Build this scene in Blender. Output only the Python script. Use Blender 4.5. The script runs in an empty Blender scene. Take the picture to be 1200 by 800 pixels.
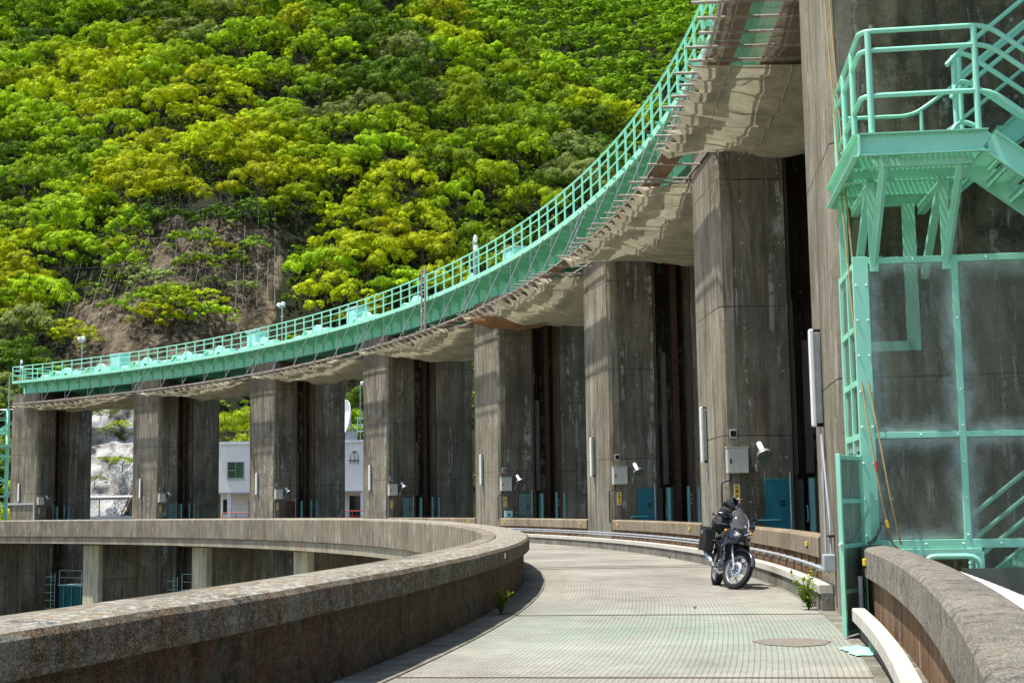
import bpy, math, random
import numpy as np
from mathutils import Vector, Matrix, noise as mnoise
random.seed(7); rng=np.random.default_rng(7)
PI=math.pi
scene=bpy.context.scene
COL=scene.collection
# ------------------------------------------------------------------ site geometry
# The dam's gate piers stand on an arc: centre (CX,CY), radius R to the pier fronts, pitch DL radians.
CX,CY,R,DL,PH0=-94.0,30.77,99.0,.1561,-.1107
PITCH=R*DL
W2=1.68                     # half width of a pier
def ang(i): return PH0+DL*(8-i)
def pos(i,off,z=0.0):
    a=ang(i); return (CX+(R+off)*math.cos(a),CY+(R+off)*math.sin(a),z)
def sun_dir():
    el=math.radians(SUN_EL); return (math.cos(el)*math.sin(SUN_AZ),math.cos(el)*math.cos(SUN_AZ),math.sin(el))
SUN_EL=71.0; SUN_AZ=math.radians(-97)       # azimuth from +Y, clockwise
# camera numbers
F_PX=1660.5; YH=593.25; ROLL=.0152
TILT=math.atan((YH-400)/F_PX)
def proj(x,y,z):
    Z=z-1.5
    d=y*math.cos(TILT)+Z*math.sin(TILT); u=Z*math.cos(TILT)-y*math.sin(TILT)
    if d<1: return (-9999,-9999)
    a=F_PX*x/d; b=F_PX*u/d; c,s=math.cos(ROLL),math.sin(ROLL)
    return (600+c*a-s*b,400-(s*a+c*b))
# ------------------------------------------------------------------ materials
def newmat(name):
    m=bpy.data.materials.new(name); m.use_nodes=True
    nt=m.node_tree; nt.nodes.clear(); return m,nt
class NB:
    def __init__(s,nt): s.nt=nt
    def n(s,t,**k):
        nd=s.nt.nodes.new(t)
        for a,b in k.items():
            if a.startswith('_'): setattr(nd,a[1:],b)
        for a,b in k.items():
            if not a.startswith('_'): nd.inputs[a.replace('__',' ')].default_value=b
        return nd
    def l(s,a,b): s.nt.links.new(a,b)
    def coord(s,kind='Object'): return s.n('ShaderNodeTexCoord').outputs[kind]
    def mapping(s,v,scale=(1,1,1),loc=(0,0,0),rot=(0,0,0)):
        m=s.n('ShaderNodeMapping'); m.inputs['Scale'].default_value=scale; m.inputs['Location'].default_value=loc; m.inputs['Rotation'].default_value=rot
        s.l(v,m.inputs['Vector']); return m.outputs[0]
    def noise(s,v,scale,detail=4,rough=.55,dist=0):
        m=s.n('ShaderNodeTexNoise'); m.inputs['Scale'].default_value=scale; m.inputs['Detail'].default_value=detail
        m.inputs['Roughness'].default_value=rough; m.inputs['Distortion'].default_value=dist
        s.l(v,m.inputs['Vector']); return m.outputs['Fac']
    def ramp(s,v,stops,interp='LINEAR'):
        r=s.n('ShaderNodeValToRGB'); cr=r.color_ramp; cr.interpolation=interp
        while len(cr.elements)<len(stops): cr.elements.new(.5)
        for e,(p,c) in zip(cr.elements,stops):
            e.position=p; e.color=(c,c,c,1) if not isinstance(c,(tuple,list)) else (*c,1)
        s.l(v,r.inputs[0]); return r.outputs[0]
    def mix(s,f,a,b,mode='MIX'):
        m=s.n('ShaderNodeMix'); m.data_type='RGBA'; m.blend_type=mode; m.clamp_factor=True
        for sock,val in ((m.inputs[0],f),(m.inputs[6],a),(m.inputs[7],b)):
            if isinstance(val,(int,float)): sock.default_value=val if sock==m.inputs[0] else (val,val,val,1)
            elif isinstance(val,(tuple,list)): sock.default_value=(*val,1)
            else: s.l(val,sock)
        return m.outputs[2]
    def math(s,op,a,b=0.0,c=None):
        m=s.n('ShaderNodeMath'); m.operation=op
        for k,val in enumerate((a,b) if c is None else (a,b,c)):
            if isinstance(val,(int,float)): m.inputs[k].default_value=val
            else: s.l(val,m.inputs[k])
        return m.outputs[0]
    def sep(s,v):
        m=s.n('ShaderNodeSeparateXYZ'); s.l(v,m.inputs[0]); return m.outputs
    def comb(s,x,y,z):
        m=s.n('ShaderNodeCombineXYZ')
        for k,val in enumerate((x,y,z)):
            if isinstance(val,(int,float)): m.inputs[k].default_value=val
            else: s.l(val,m.inputs[k])
        return m.outputs[0]
    def bump(s,h,strength=.3,dist=.02):
        b=s.n('ShaderNodeBump'); b.inputs['Strength'].default_value=strength; b.inputs['Distance'].default_value=dist
        s.l(h,b.inputs['Height']); return b.outputs[0]
    def out(s,sh): o=s.n('ShaderNodeOutputMaterial'); s.l(sh,o.inputs[0])
    def pbr(s,col,rough=.8,normal=None,metal=0,spec=.4,emis=None):
        p=s.n('ShaderNodeBsdfPrincipled')
        for sock,val in (('Base Color',col),('Roughness',rough),('Metallic',metal)):
            if isinstance(val,(int,float)): p.inputs[sock].default_value=val
            elif isinstance(val,(tuple,list)): p.inputs[sock].default_value=(*val,1)
            else: s.l(val,p.inputs[sock])
        p.inputs['Specular IOR Level'].default_value=spec
        if normal is not None: s.l(normal,p.inputs['Normal'])
        return p.outputs[0]
    def line(s,t,period,width,soft=.3):
        """1 on a thin line every `period` of t"""
        f=s.math('FRACT',s.math('DIVIDE',t,period)); d=s.math('ABSOLUTE',s.math('SUBTRACT',f,.5))
        d=s.math('MULTIPLY',s.math('SUBTRACT',.5,d),period)
        m=s.n('ShaderNodeMapRange'); m.interpolation_type='SMOOTHSTEP'
        s.l(d,m.inputs[0]); m.inputs[1].default_value=width*soft; m.inputs[2].default_value=width; m.inputs[3].default_value=1; m.inputs[4].default_value=0
        return m.outputs[0]
M={}
def simple(name,col,rough=.6,metal=0,spec=.4,var=.12,dirt=None,dirtamt=.4,scale=3,bump=0):
    m,nt=newmat(name); b=NB(nt); c=b.coord()
    n=b.noise(c,scale,5,.6); n2=b.noise(b.mapping(c,(6,6,.8)),1.5,4)
    colr=b.ramp(n,[(.25,tuple(x*(1-var) for x in col)),(.75,tuple(min(1,x*(1+var)) for x in col))])
    if dirt: colr=b.mix(b.math('MULTIPLY',b.ramp(n2,[(.5,0),(.72,1)]),dirtamt),colr,dirt)
    nm=b.bump(b.noise(c,40,3),.2,bump) if bump else None
    b.out(b.pbr(colr,rough,nm,metal,spec)); M[name]=m; return m
def concrete(name,lo,hi,streak_lo=.35,brown=(.10,.065,.035),brown_amt=.25,white_amt=.5,joint=3.1,board=.3,holes=True,uv=False,moss=0,bumpd=.012,speck=.25,green=(.05,.055,.03),iso=False,stv=1.0):
    lo=tuple(k*q for k,q in zip(lo,(1.0,1.0,.94))); hi=tuple(k*q for k,q in zip(hi,(1.0,1.0,.94)))
    m,nt=newmat(name); b=NB(nt); c=b.coord('UV' if uv else 'Object')
    c3=b.coord('Object')
    if not uv:
        va=b.n('ShaderNodeVectorMath',_operation='ADD'); rv=b.math('MULTIPLY',b.n('ShaderNodeObjectInfo').outputs['Random'],40.0)
        b.l(c3,va.inputs[0]); b.l(b.comb(rv,rv,b.math('MULTIPLY',rv,.13)),va.inputs[1]); cz=c; c3=va.outputs[0]; c=c3
    x,y,z=b.sep(c)
    if uv: t=x; zz=y; sv=b.comb(x,b.math('MULTIPLY',y,.10),0.0)
    else: t=b.math('ADD',x,y); zz=b.sep(cz)[2]; sv=b.mapping(c,(1,1,.075))
    if iso: sv=c3
    big=b.noise(c3,.45,5,.6); st=b.noise(sv,2.2,6,.65); st2=b.noise(sv,6.5,4,.6); fine=b.noise(c3,14,6,.7); fine2=b.noise(c3,55,3,.7)
    v=b.math('ADD',b.math('MULTIPLY',big,.46),b.math('ADD',b.math('MULTIPLY',st,.34),b.math('MULTIPLY',fine,.20)))
    col=b.ramp(v,[(.39,lo),(.5,tuple((a+d)/2 for a,d in zip(lo,hi))),(.61,hi)])
    col=b.mix(b.math('MULTIPLY',b.ramp(st2,[(.50,0),(.62,1)]),.5),col,tuple(k*.55 for k in lo))     # dark run-off streaks
    col=b.mix(b.math('MULTIPLY',b.ramp(b.noise(sv,3.7,5,.6),[(.52,0),(.63,1)]),brown_amt),col,brown)
    if moss: col=b.mix(b.math('MULTIPLY',b.ramp(b.noise(c3,1.1,7,.7),[(.48,0),(.6,1)]),moss),col,green)
    if white_amt:
        w=b.math('MULTIPLY',b.ramp(b.noise(sv,2.9,7,.75,.6),[(.545,0),(.585,1)]),b.ramp(b.noise(c3,2.3,6,.7),[(.47,0),(.54,1)]))
        col=b.mix(b.math('MULTIPLY',w,white_amt),col,(.42,.41,.38))
    # aggregate specks
    col=b.mix(b.math('MULTIPLY',b.ramp(fine2,[(.56,0),(.7,1)]),speck),col,tuple(min(1,k*1.9) for k in hi))
    col=b.mix(b.math('MULTIPLY',b.ramp(fine2,[(.3,1),(.42,0)]),speck*1.4),col,tuple(k*.4 for k in lo))
    h=b.math('ADD',b.math('MULTIPLY',fine,.6),b.math('MULTIPLY',fine2,.3))
    if board:
        bl=b.line(t,board,.012,.2); col=b.mix(b.math('MULTIPLY',bl,.3),col,tuple(k*.5 for k in lo)); h=b.math('SUBTRACT',h,b.math('MULTIPLY',bl,.5))
    if joint:
        wob=b.math('ADD',zz,b.math('MULTIPLY',b.noise(c3,1.3,3),.05))
        jl=b.line(wob,joint,.022,.3); col=b.mix(b.math('MULTIPLY',jl,b.ramp(big,[(.35,.25),(.6,.9)])),col,tuple(k*.35 for k in lo)); h=b.math('SUBTRACT',h,b.math('MULTIPLY',jl,1.0))
    if holes:
        hx=b.math('SUBTRACT',b.math('MULTIPLY',b.math('FRACT',b.math('DIVIDE',t,.9)),.9),.45); hz=b.math('SUBTRACT',b.math('MULTIPLY',b.math('FRACT',b.math('DIVIDE',zz,1.03)),1.03),.5)
        d=b.math('SQRT',b.math('ADD',b.math('MULTIPLY',hx,hx),b.math('MULTIPLY',hz,hz)))
        dot=b.math('MULTIPLY',b.ramp(d,[(.02,1),(.035,0)]),b.ramp(b.noise(c3,1.7,2),[(.45,0),(.5,1)]))
        col=b.mix(b.math('MULTIPLY',dot,.7),col,(.40,.39,.36))
    b.out(b.pbr(col,.92,b.bump(h,.5,bumpd),0,.25)); M[name]=m; return m
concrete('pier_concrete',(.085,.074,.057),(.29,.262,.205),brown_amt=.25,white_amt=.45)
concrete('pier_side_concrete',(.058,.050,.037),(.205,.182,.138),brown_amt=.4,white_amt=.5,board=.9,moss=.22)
concrete('pier_recess_shaded',(.022,.019,.015),(.085,.074,.058),brown=(.07,.03,.015),brown_amt=.6,white_amt=.6,board=.45)  # shade of the deep slot put into the base colour, under rust streaks
concrete('lower_concrete',(.10,.092,.068),(.30,.28,.205),brown_amt=.35,white_amt=.3,board=.3,moss=.3)
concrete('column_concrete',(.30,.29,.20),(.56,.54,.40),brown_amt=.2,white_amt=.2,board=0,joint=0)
concrete('coping_concrete',(.125,.098,.068),(.31,.26,.19),uv=True,brown=(.19,.085,.03),brown_amt=.6,white_amt=.3,joint=0,board=0,holes=False,speck=.6,bumpd=.018)
concrete('beam_concrete',(.105,.094,.074),(.255,.235,.185),uv=True,brown=(.17,.09,.04),brown_amt=.45,white_amt=.5,joint=0,board=.15,holes=False,speck=.4)
concrete('brown_wall_concrete',(.09,.05,.024),(.26,.175,.105),uv=True,brown=(.22,.09,.025),brown_amt=.85,white_amt=.6,joint=0,board=.9,holes=False,speck=.4)
concrete('slab_concrete',(.18,.17,.13),(.38,.36,.28),uv=True,brown=(.26,.13,.05),brown_amt=.6,white_amt=.4,joint=0,board=.6,holes=False,speck=.25)
concrete('gutter_concrete',(.12,.11,.095),(.25,.235,.205),uv=True,joint=0,board=.6,holes=False,moss=.5,speck=.4)
concrete('apron_concrete',(.30,.28,.23),(.52,.49,.42),brown_amt=.2,joint=0,board=0,holes=False)
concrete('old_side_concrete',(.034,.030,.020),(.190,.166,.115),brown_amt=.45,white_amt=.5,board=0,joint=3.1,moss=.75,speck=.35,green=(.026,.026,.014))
def parapet_mat(name,lo,hi,rust,lich_w,lich_o,rust_amt=.7,green_amt=.0,speck=1.0):
    lo=tuple(k*q for k,q in zip(lo,(1.0,1.0,.95))); hi=tuple(k*q for k,q in zip(hi,(1.0,1.0,.95)))
    """weathered exposed-aggregate concrete: rust-brown run-off, lichen, specks"""
    m,nt=newmat(name); b=NB(nt); uv=b.coord('UV'); c=b.coord('Object'); x,y,z=b.sep(uv)
    sv=b.comb(x,b.math('MULTIPLY',y,.30),0.0) if 'wall' in name or 'side' in name else c
    v=b.math('ADD',b.math('MULTIPLY',b.noise(c,1.3,6,.65),.5),b.math('MULTIPLY',b.noise(c,26,6,.8),.5))
    col=b.ramp(v,[(.38,lo),(.62,hi)])
    col=b.mix(b.math('MULTIPLY',b.ramp(b.noise(sv,1.7,7,.72),[(.44,0),(.53,1)]),rust_amt),col,rust)
    col=b.mix(b.math('MULTIPLY',b.ramp(b.noise(sv,5.2,5,.7),[(.5,0),(.62,1)]),.8),col,tuple(k*.3 for k in lo))
    sp=b.noise(c,85,4,.75); sp2=b.noise(c,45,5,.8)
    col=b.mix(b.ramp(sp,[(.54,0),(.62,.8*speck)]),col,(.46,.43,.37))
    col=b.mix(b.ramp(sp,[(.38,.85*speck),(.46,0)]),col,(.02,.016,.011))
    if lich_w: col=b.mix(b.math('MULTIPLY',b.ramp(b.noise(b.mapping(uv,(1,1.6,1)),9.0,6,.7,.3),[(.53,0),(.565,1)]),lich_w),col,(.62,.60,.54))
    if lich_o: col=b.mix(b.math('MULTIPLY',b.ramp(b.noise(b.mapping(uv,(.8,1.4,1),(7,3,0)),5.0,7,.75),[(.55,0),(.60,1)]),lich_o),col,(.42,.20,.04))
    if green_amt: col=b.mix(b.math('MULTIPLY',b.ramp(b.noise(sv,1.7,7,.75),[(.55,0),(.66,1)]),green_amt),col,(.06,.055,.012))
    h=b.math('ADD',b.math('MULTIPLY',sp2,.8),b.math('MULTIPLY',sp,.5))
    b.out(b.pbr(col,.93,b.bump(h,.9,.02),0,.2)); M[name]=m
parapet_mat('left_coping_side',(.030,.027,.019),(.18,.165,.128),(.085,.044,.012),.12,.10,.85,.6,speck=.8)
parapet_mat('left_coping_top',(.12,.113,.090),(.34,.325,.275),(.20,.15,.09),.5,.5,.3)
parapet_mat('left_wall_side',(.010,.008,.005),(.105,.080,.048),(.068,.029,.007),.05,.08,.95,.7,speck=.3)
parapet_mat('right_coping_mat',(.115,.106,.088),(.30,.28,.238),(.18,.14,.09),.10,.12,.2)
# road: grooved concrete
def road_mat():
    m,nt=newmat('grooved_road'); b=NB(nt); uv=b.coord('UV'); c=b.coord('Object'); u,v,_=b.sep(uv)
    big=b.noise(c,.35,6,.65); mid=b.noise(c,2.2,6,.7); fine=b.noise(c,45,4,.75)
    k=b.math('ADD',b.math('MULTIPLY',big,.5),b.math('ADD',b.math('MULTIPLY',mid,.3),b.math('MULTIPLY',fine,.2)))
    col=b.ramp(k,[(.39,(.150,.143,.118)),(.5,(.236,.226,.189)),(.61,(.335,.322,.272))])
    col=b.mix(b.ramp(fine,[(.36,.6),(.47,0)]),col,(.09,.082,.068))
    col=b.mix(b.ramp(fine,[(.54,0),(.64,.5)]),col,(.40,.38,.33))
    # worn wheel tracks, darker stains
    col=b.mix(b.math('MULTIPLY',b.ramp(b.noise(b.mapping(uv,(.08,1.3,1)),1.6,5,.6),[(.5,0),(.7,1)]),.35),col,(.19,.165,.135))
    # pale green paint dust washed over the slab near the stair tower
    p=b.n('ShaderNodeVectorMath'); p.operation='DISTANCE'
    geo=b.n('ShaderNodeNewGeometry'); b.l(b.mapping(geo.outputs['Position'],(.75,.55,0)),p.inputs[0]); p.inputs[1].default_value=(1.9*.75,17.3*.55,0)
    g=b.math('MULTIPLY',b.ramp(p.outputs['Value'],[(.25,1),(1.0,0)]) if False else b.ramp(b.math('DIVIDE',p.outputs['Value'],3.6),[(.1,1),(.9,0)]),b.ramp(b.noise(c,.9,5,.65),[(.32,.25),(.62,1)]))
    col=b.mix(b.math('MULTIPLY',g,.6),col,(.215,.30,.24))
    # grooves along the road, each broken here and there
    wv=b.math('ADD',v,b.math('MULTIPLY',b.noise(c,1.1,3),.02))
    gl=b.line(wv,.056,.0075,.2)
    brk=b.ramp(b.noise(c,3.5,5,.75),[(.40,.25),(.58,1)])
    g2=b.math('MULTIPLY',gl,brk)
    col=b.mix(b.math('MULTIPLY',g2,.42),col,(.06,.053,.042))
    h=b.math('SUBTRACT',b.math('MULTIPLY',fine,.35),b.math('MULTIPLY',gl,1.0))
    b.out(b.pbr(col,.9,b.bump(h,.7,.008),0,.3)); M['grooved_road']=m
road_mat()
GREEN=(.28,.66,.48)
def green_paint(name,col,rough=.42,fade=(.40,.74,.62),amt=.35):
    m,nt=newmat(name); b=NB(nt); c=b.coord()
    n=b.noise(c,1.3,6,.6); f=b.noise(b.mapping(c,(5,5,1.2)),2,6,.7); sp=b.noise(c,30,3)
    colr=b.ramp(n,[(.3,tuple(x*.9 for x in col)),(.7,tuple(min(1,x*1.08) for x in col))])
    colr=b.mix(b.math('MULTIPLY',b.ramp(f,[(.55,0),(.72,1)]),amt),colr,fade)
    colr=b.mix(b.math('MULTIPLY',b.ramp(b.noise(b.mapping(c,(4,4,.7),(3,1,2)),2.3,6,.7),[(.6,0),(.72,1)]),.45),colr,tuple(k*.45 for k in col))
    colr=b.mix(b.ramp(b.noise(c,6,7,.8),[(.70,0),(.74,.7)]),colr,(.16,.07,.03))
    b.out(b.pbr(colr,rough,b.bump(sp,.12,.004),0,.45)); M[name]=m
green_paint('green_paint',GREEN)
green_paint('bridge_green',(.23,.66,.46),.5)
green_paint('rail_green',(.32,.74,.55),.45)
green_paint('machine_green',(.40,.78,.60),.4,amt=.5)
green_paint('pale_blue_green',(.34,.62,.60),.5)
green_paint('door_teal',(.006,.12,.145),.45,(.02,.2,.22),.25)
green_paint('frame_teal',(.14,.33,.31),.6,(.2,.36,.34),.4)
simple('rusty_teal',(.10,.19,.17),.85,dirt=(.16,.06,.025),dirtamt=.95,scale=4)
simple('rust',(.075,.038,.022),.9,var=.45,scale=6,bump=.01)
simple('dark_rust',(.035,.02,.013),.9,var=.4,scale=6)
simple('white_paint',(.74,.74,.70),.6,dirt=(.42,.40,.33),dirtamt=.6,scale=2)
simple('kerb_white',(.50,.48,.41),.75,dirt=(.30,.26,.19),dirtamt=.75,scale=3,bump=.01)
simple('lamp_white',(.78,.79,.79),.35,dirt=(.5,.5,.47),dirtamt=.3)
simple('cabinet_beige',(.47,.47,.41),.5,dirt=(.3,.28,.22),dirtamt=.35)
simple('galvanised',(.42,.44,.45),.42,metal=.75,var=.2,scale=8)
simple('pipe_grey',(.36,.39,.42),.45,dirt=(.25,.23,.2),dirtamt=.4,scale=5)
simple('steel_pipe',(.40,.37,.33),.5,metal=.5,dirt=(.16,.08,.04),dirtamt=.6,scale=5)
simple('aluminium',(.62,.63,.64),.3,metal=.85,var=.1)
simple('black_plastic',(.012,.012,.014),.42,var=.2)
simple('black_fabric',(.014,.014,.015),.75,var=.3,scale=14,bump=.004)
simple('gloss_black',(.010,.012,.018),.13,spec=.7,var=.1)
simple('gloss_graphite',(.045,.05,.062),.16,spec=.8,var=.1)
simple('tyre_rubber',(.016,.016,.016),.85,var=.25,scale=20,bump=.004)
simple('yellow',(.86,.56,.02),.5)
simple('orange_plastic',(.8,.28,.03),.35)
simple('red_paint',(.5,.05,.035),.5)
simple('orange_steel',(.5,.14,.04),.6)
simple('ply_brown',(.19,.115,.065),.8,dirt=(.07,.05,.035),dirtamt=.5,scale=2)
simple('rope_tan',(.34,.24,.11),.9,var=.3,scale=30)
simple('chain_dark',(.16,.13,.10),.6,metal=.6)
simple('olive_steel',(.10,.11,.085),.6)
simple('sheet_white',(.72,.75,.78),.45,dirt=(.5,.5,.5),dirtamt=.3)
simple('plaster_white',(.90,.87,.78),.8,dirt=(.48,.49,.46),dirtamt=.35,scale=.6)
simple('shutter_grey',(.42,.42,.40),.6)
simple('tin_roof',(.5,.5,.47),.6)
simple('car_paint',(.12,.13,.15),.2,spec=.8)
simple('bark',(.07,.058,.042),.95,var=.35,scale=3,bump=.03)
simple('manhole_iron',(.17,.15,.12),.8,var=.3,scale=12)
simple('joint_dark',(.15,.105,.08),.9,var=.4,scale=6)
simple('pale_panel',(.30,.30,.26),.7,dirt=(.10,.07,.04),dirtamt=.8,scale=2)
simple('water_green',(.02,.06,.05),.08,spec=.6)
simple('cable_grey',(.22,.22,.21),.55,metal=.4)
simple('gate_sheet',(.17,.24,.17),.5,var=.35,dirt=(.40,.55,.48),dirtamt=.7,scale=2)
simple('headlight_glass',(.55,.57,.6),.08,metal=.6,spec=1)
simple('ink',(.01,.01,.01),.6)
def glassy(name,col,rough=.08,alpha=.3):
    m,nt=newmat(name); b=NB(nt)
    t=b.n('ShaderNodeBsdfTransparent'); g=b.pbr(col,rough,None,0,.8); x=b.n('ShaderNodeMixShader'); x.inputs[0].default_value=alpha
    b.l(t.outputs[0],x.inputs[1]); b.l(g,x.inputs[2]); b.out(x.outputs[0]); M[name]=m
glassy('windscreen',(.45,.47,.5),.04,.08)
simple('window_glass',(.05,.11,.05),.08,spec=.8,var=.3,scale=.8)
simple('lamp_glass',(.10,.13,.11),.1,spec=.8)
simple('dark_glass',(.015,.02,.02),.06,spec=.8)
def mesh_panel():
    m,nt=newmat('wire_mesh_panel'); b=NB(nt); uv=b.coord('UV'); c=b.coord('Object'); x,y,z=b.sep(uv)
    ln=b.math('MAXIMUM',b.line(y,.016,.004,.4),b.line(x,.016,.003,.4))
    ex=b.math('MINIMUM',x,b.n('ShaderNodeAttribute',_attribute_name='xr').outputs['Fac'])
    ey=b.math('MINIMUM',y,b.n('ShaderNodeAttribute',_attribute_name='yr').outputs['Fac'])
    e=b.math('MINIMUM',ex,ey); e=b.math('ADD',e,b.math('MULTIPLY',b.math('SUBTRACT',b.noise(c,3.5,6,.7),.5),.35))
    dust=b.ramp(e,[(.0,.42),(.20,.0)])
    d2=b.math('MULTIPLY',b.ramp(b.noise(b.mapping(c,(3,3,.6)),1.6,6,.7),[(.42,0),(.7,1)]),.30)
    a=b.math('ADD',b.math('ADD',.19,b.math('MULTIPLY',ln,.15)),b.math('MAXIMUM',dust,d2)); a=b.math('MINIMUM',a,.9)
    col=b.mix(b.math('MINIMUM',b.math('MULTIPLY',dust,1.8),1.0),(.17,.18,.13),(.44,.56,.50))
    t=b.n('ShaderNodeBsdfTransparent'); g=b.pbr(col,.45,None,0,.5); q=b.n('ShaderNodeMixShader'); b.l(a,q.inputs[0])
    b.l(t.outputs[0],q.inputs[1]); b.l(g,q.inputs[2]); b.out(q.outputs[0]); M['wire_mesh_panel']=m
mesh_panel()
def tarp():
    for nm,col,al in (('tarp',(.56,.52,.38),.93),('tarp_brown',(.33,.19,.10),.93),('tarp_thin',(.34,.31,.24),.42)):
        m,nt=newmat(nm); b=NB(nt); c=b.coord()
        n=b.noise(c,1.1,6,.65); cl=b.ramp(n,[(.3,tuple(k*.62 for k in col)),(.7,tuple(k*1.15 for k in col))])
        cl=b.mix(b.math('MULTIPLY',b.ramp(b.noise(b.mapping(c,(1,2.5,1)),2.2,8,.8,1.2),[(.50,0),(.60,1)]),.5),cl,tuple(k*.5 for k in col))
        cl=b.mix(b.math('MULTIPLY',b.ramp(b.noise(c,1.7,7,.75,.6),[(.54,0),(.62,1)]),.35),cl,(.50,.46,.36))
        d=b.n('ShaderNodeBsdfDiffuse'); tl=b.n('ShaderNodeBsdfTranslucent'); tp=b.n('ShaderNodeBsdfTransparent')
        bp=b.bump(b.noise(b.mapping(c,(1,2.2,1)),6,7,.8,.8),1.0,.09)
        b.l(cl,d.inputs[0]); b.l(cl,tl.inputs[0]); b.l(bp,d.inputs['Normal'])
        x=b.n('ShaderNodeMixShader'); x.inputs[0].default_value=.20; b.l(d.outputs[0],x.inputs[1]); b.l(tl.outputs[0],x.inputs[2])
        y=b.n('ShaderNodeMixShader'); y.inputs[0].default_value=al; b.l(tp.outputs[0],y.inputs[1]); b.l(x.outputs[0],y.inputs[2])
        b.out(y.outputs[0]); M[nm]=m
tarp()
def leafmat(name,lo,hi,trans=.35):
    m,nt=newmat(name); b=NB(nt)
    at=b.n('ShaderNodeAttribute',_attribute_name='tint').outputs['Fac']
    oi=b.n('ShaderNodeObjectInfo').outputs['Random']
    c=b.ramp(at,[(0,lo),(.55,tuple((p+q)/2 for p,q in zip(lo,hi))),(1,hi)])
    hs=b.n('ShaderNodeHueSaturation'); b.l(c,hs.inputs['Color'])
    b.l(b.math('ADD',.474,b.math('MULTIPLY',oi,.024)),hs.inputs['Hue']); b.l(b.math('ADD',.74,b.math('MULTIPLY',oi,.5)),hs.inputs['Value'])
    d=b.n('ShaderNodeBsdfDiffuse'); t=b.n('ShaderNodeBsdfTranslucent'); g=b.n('ShaderNodeBsdfGlossy'); g.inputs['Roughness'].default_value=.45; g.inputs[0].default_value=(.8,.85,.7,1)
    b.l(hs.outputs[0],d.inputs[0])
    tc=b.mix(1.0,hs.outputs[0],(1.0,1.0,.35),'MULTIPLY'); b.l(tc,t.inputs[0])
    x=b.n('ShaderNodeMixShader'); x.inputs[0].default_value=trans; b.l(d.outputs[0],x.inputs[1]); b.l(t.outputs[0],x.inputs[2])
    y=b.n('ShaderNodeMixShader'); y.inputs[0].default_value=.012; b.l(x.outputs[0],y.inputs[1]); b.l(g.outputs[0],y.inputs[2])
    b.out(y.outputs[0]); M[name]=m
leafmat('leaf_yellow',(.155,.24,.008),(.80,.95,.016),.30)
leafmat('leaf_bright',(.095,.20,.008),(.60,.88,.018),.30)
leafmat('leaf_mid',(.052,.13,.009),(.40,.66,.020),.28)
leafmat('leaf_dark',(.026,.07,.010),(.19,.37,.022),.22)
leafmat('leaf_grey',(.10,.15,.045),(.45,.58,.16),.25)
leafmat('leaf_weed',(.06,.14,.01),(.24,.38,.03))
def terrain_mat():
    m,nt=newmat('hill_soil'); b=NB(nt); c=b.coord()
    rk=b.n('ShaderNodeAttribute',_attribute_name='rock').outputs['Fac']
    n=b.noise(c,.30,9,.78,.8); s=b.noise(b.mapping(c,(.7,.5,.13)),.9,8,.78,.9)
    soil=b.ramp(b.math('ADD',b.math('MULTIPLY',n,.5),b.math('MULTIPLY',s,.5)),[(.41,(.024,.022,.013)),(.47,(.08,.064,.040)),(.53,(.18,.142,.095)),(.63,(.35,.295,.215))])
    wood=b.ramp(n,[(.35,(.012,.018,.006)),(.65,(.045,.05,.02))])
    f=b.ramp(b.math('ADD',rk,b.math('MULTIPLY',b.math('SUBTRACT',b.noise(c,.3,6,.7),.5),.5)),[(.42,0),(.58,1)])
    col=b.mix(f,wood,soil)
    h=b.math('ADD',n,b.math('MULTIPLY',b.noise(c,1.3,7,.75),.5))
    b.out(b.pbr(col,.95,b.bump(h,1.0,1.1),0,.15)); M['hill_soil']=m
    m,nt=newmat('white_rock'); b=NB(nt); c=b.coord()
    n=b.noise(c,.45,8,.75,.8)
    col=b.ramp(n,[(.34,(.07,.06,.045)),(.42,(.35,.33,.29)),(.55,(.70,.69,.66)),(.7,(.80,.79,.77))])
    col=b.mix(b.ramp(b.noise(c,.28,6,.7),[(.58,0),(.64,1)]),col,(.10,.12,.03))
    b.out(b.pbr(col,.9,b.bump(b.noise(c,1.2,7,.8),1.0,.8),0,.2)); M['white_rock']=m
terrain_mat()
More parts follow.
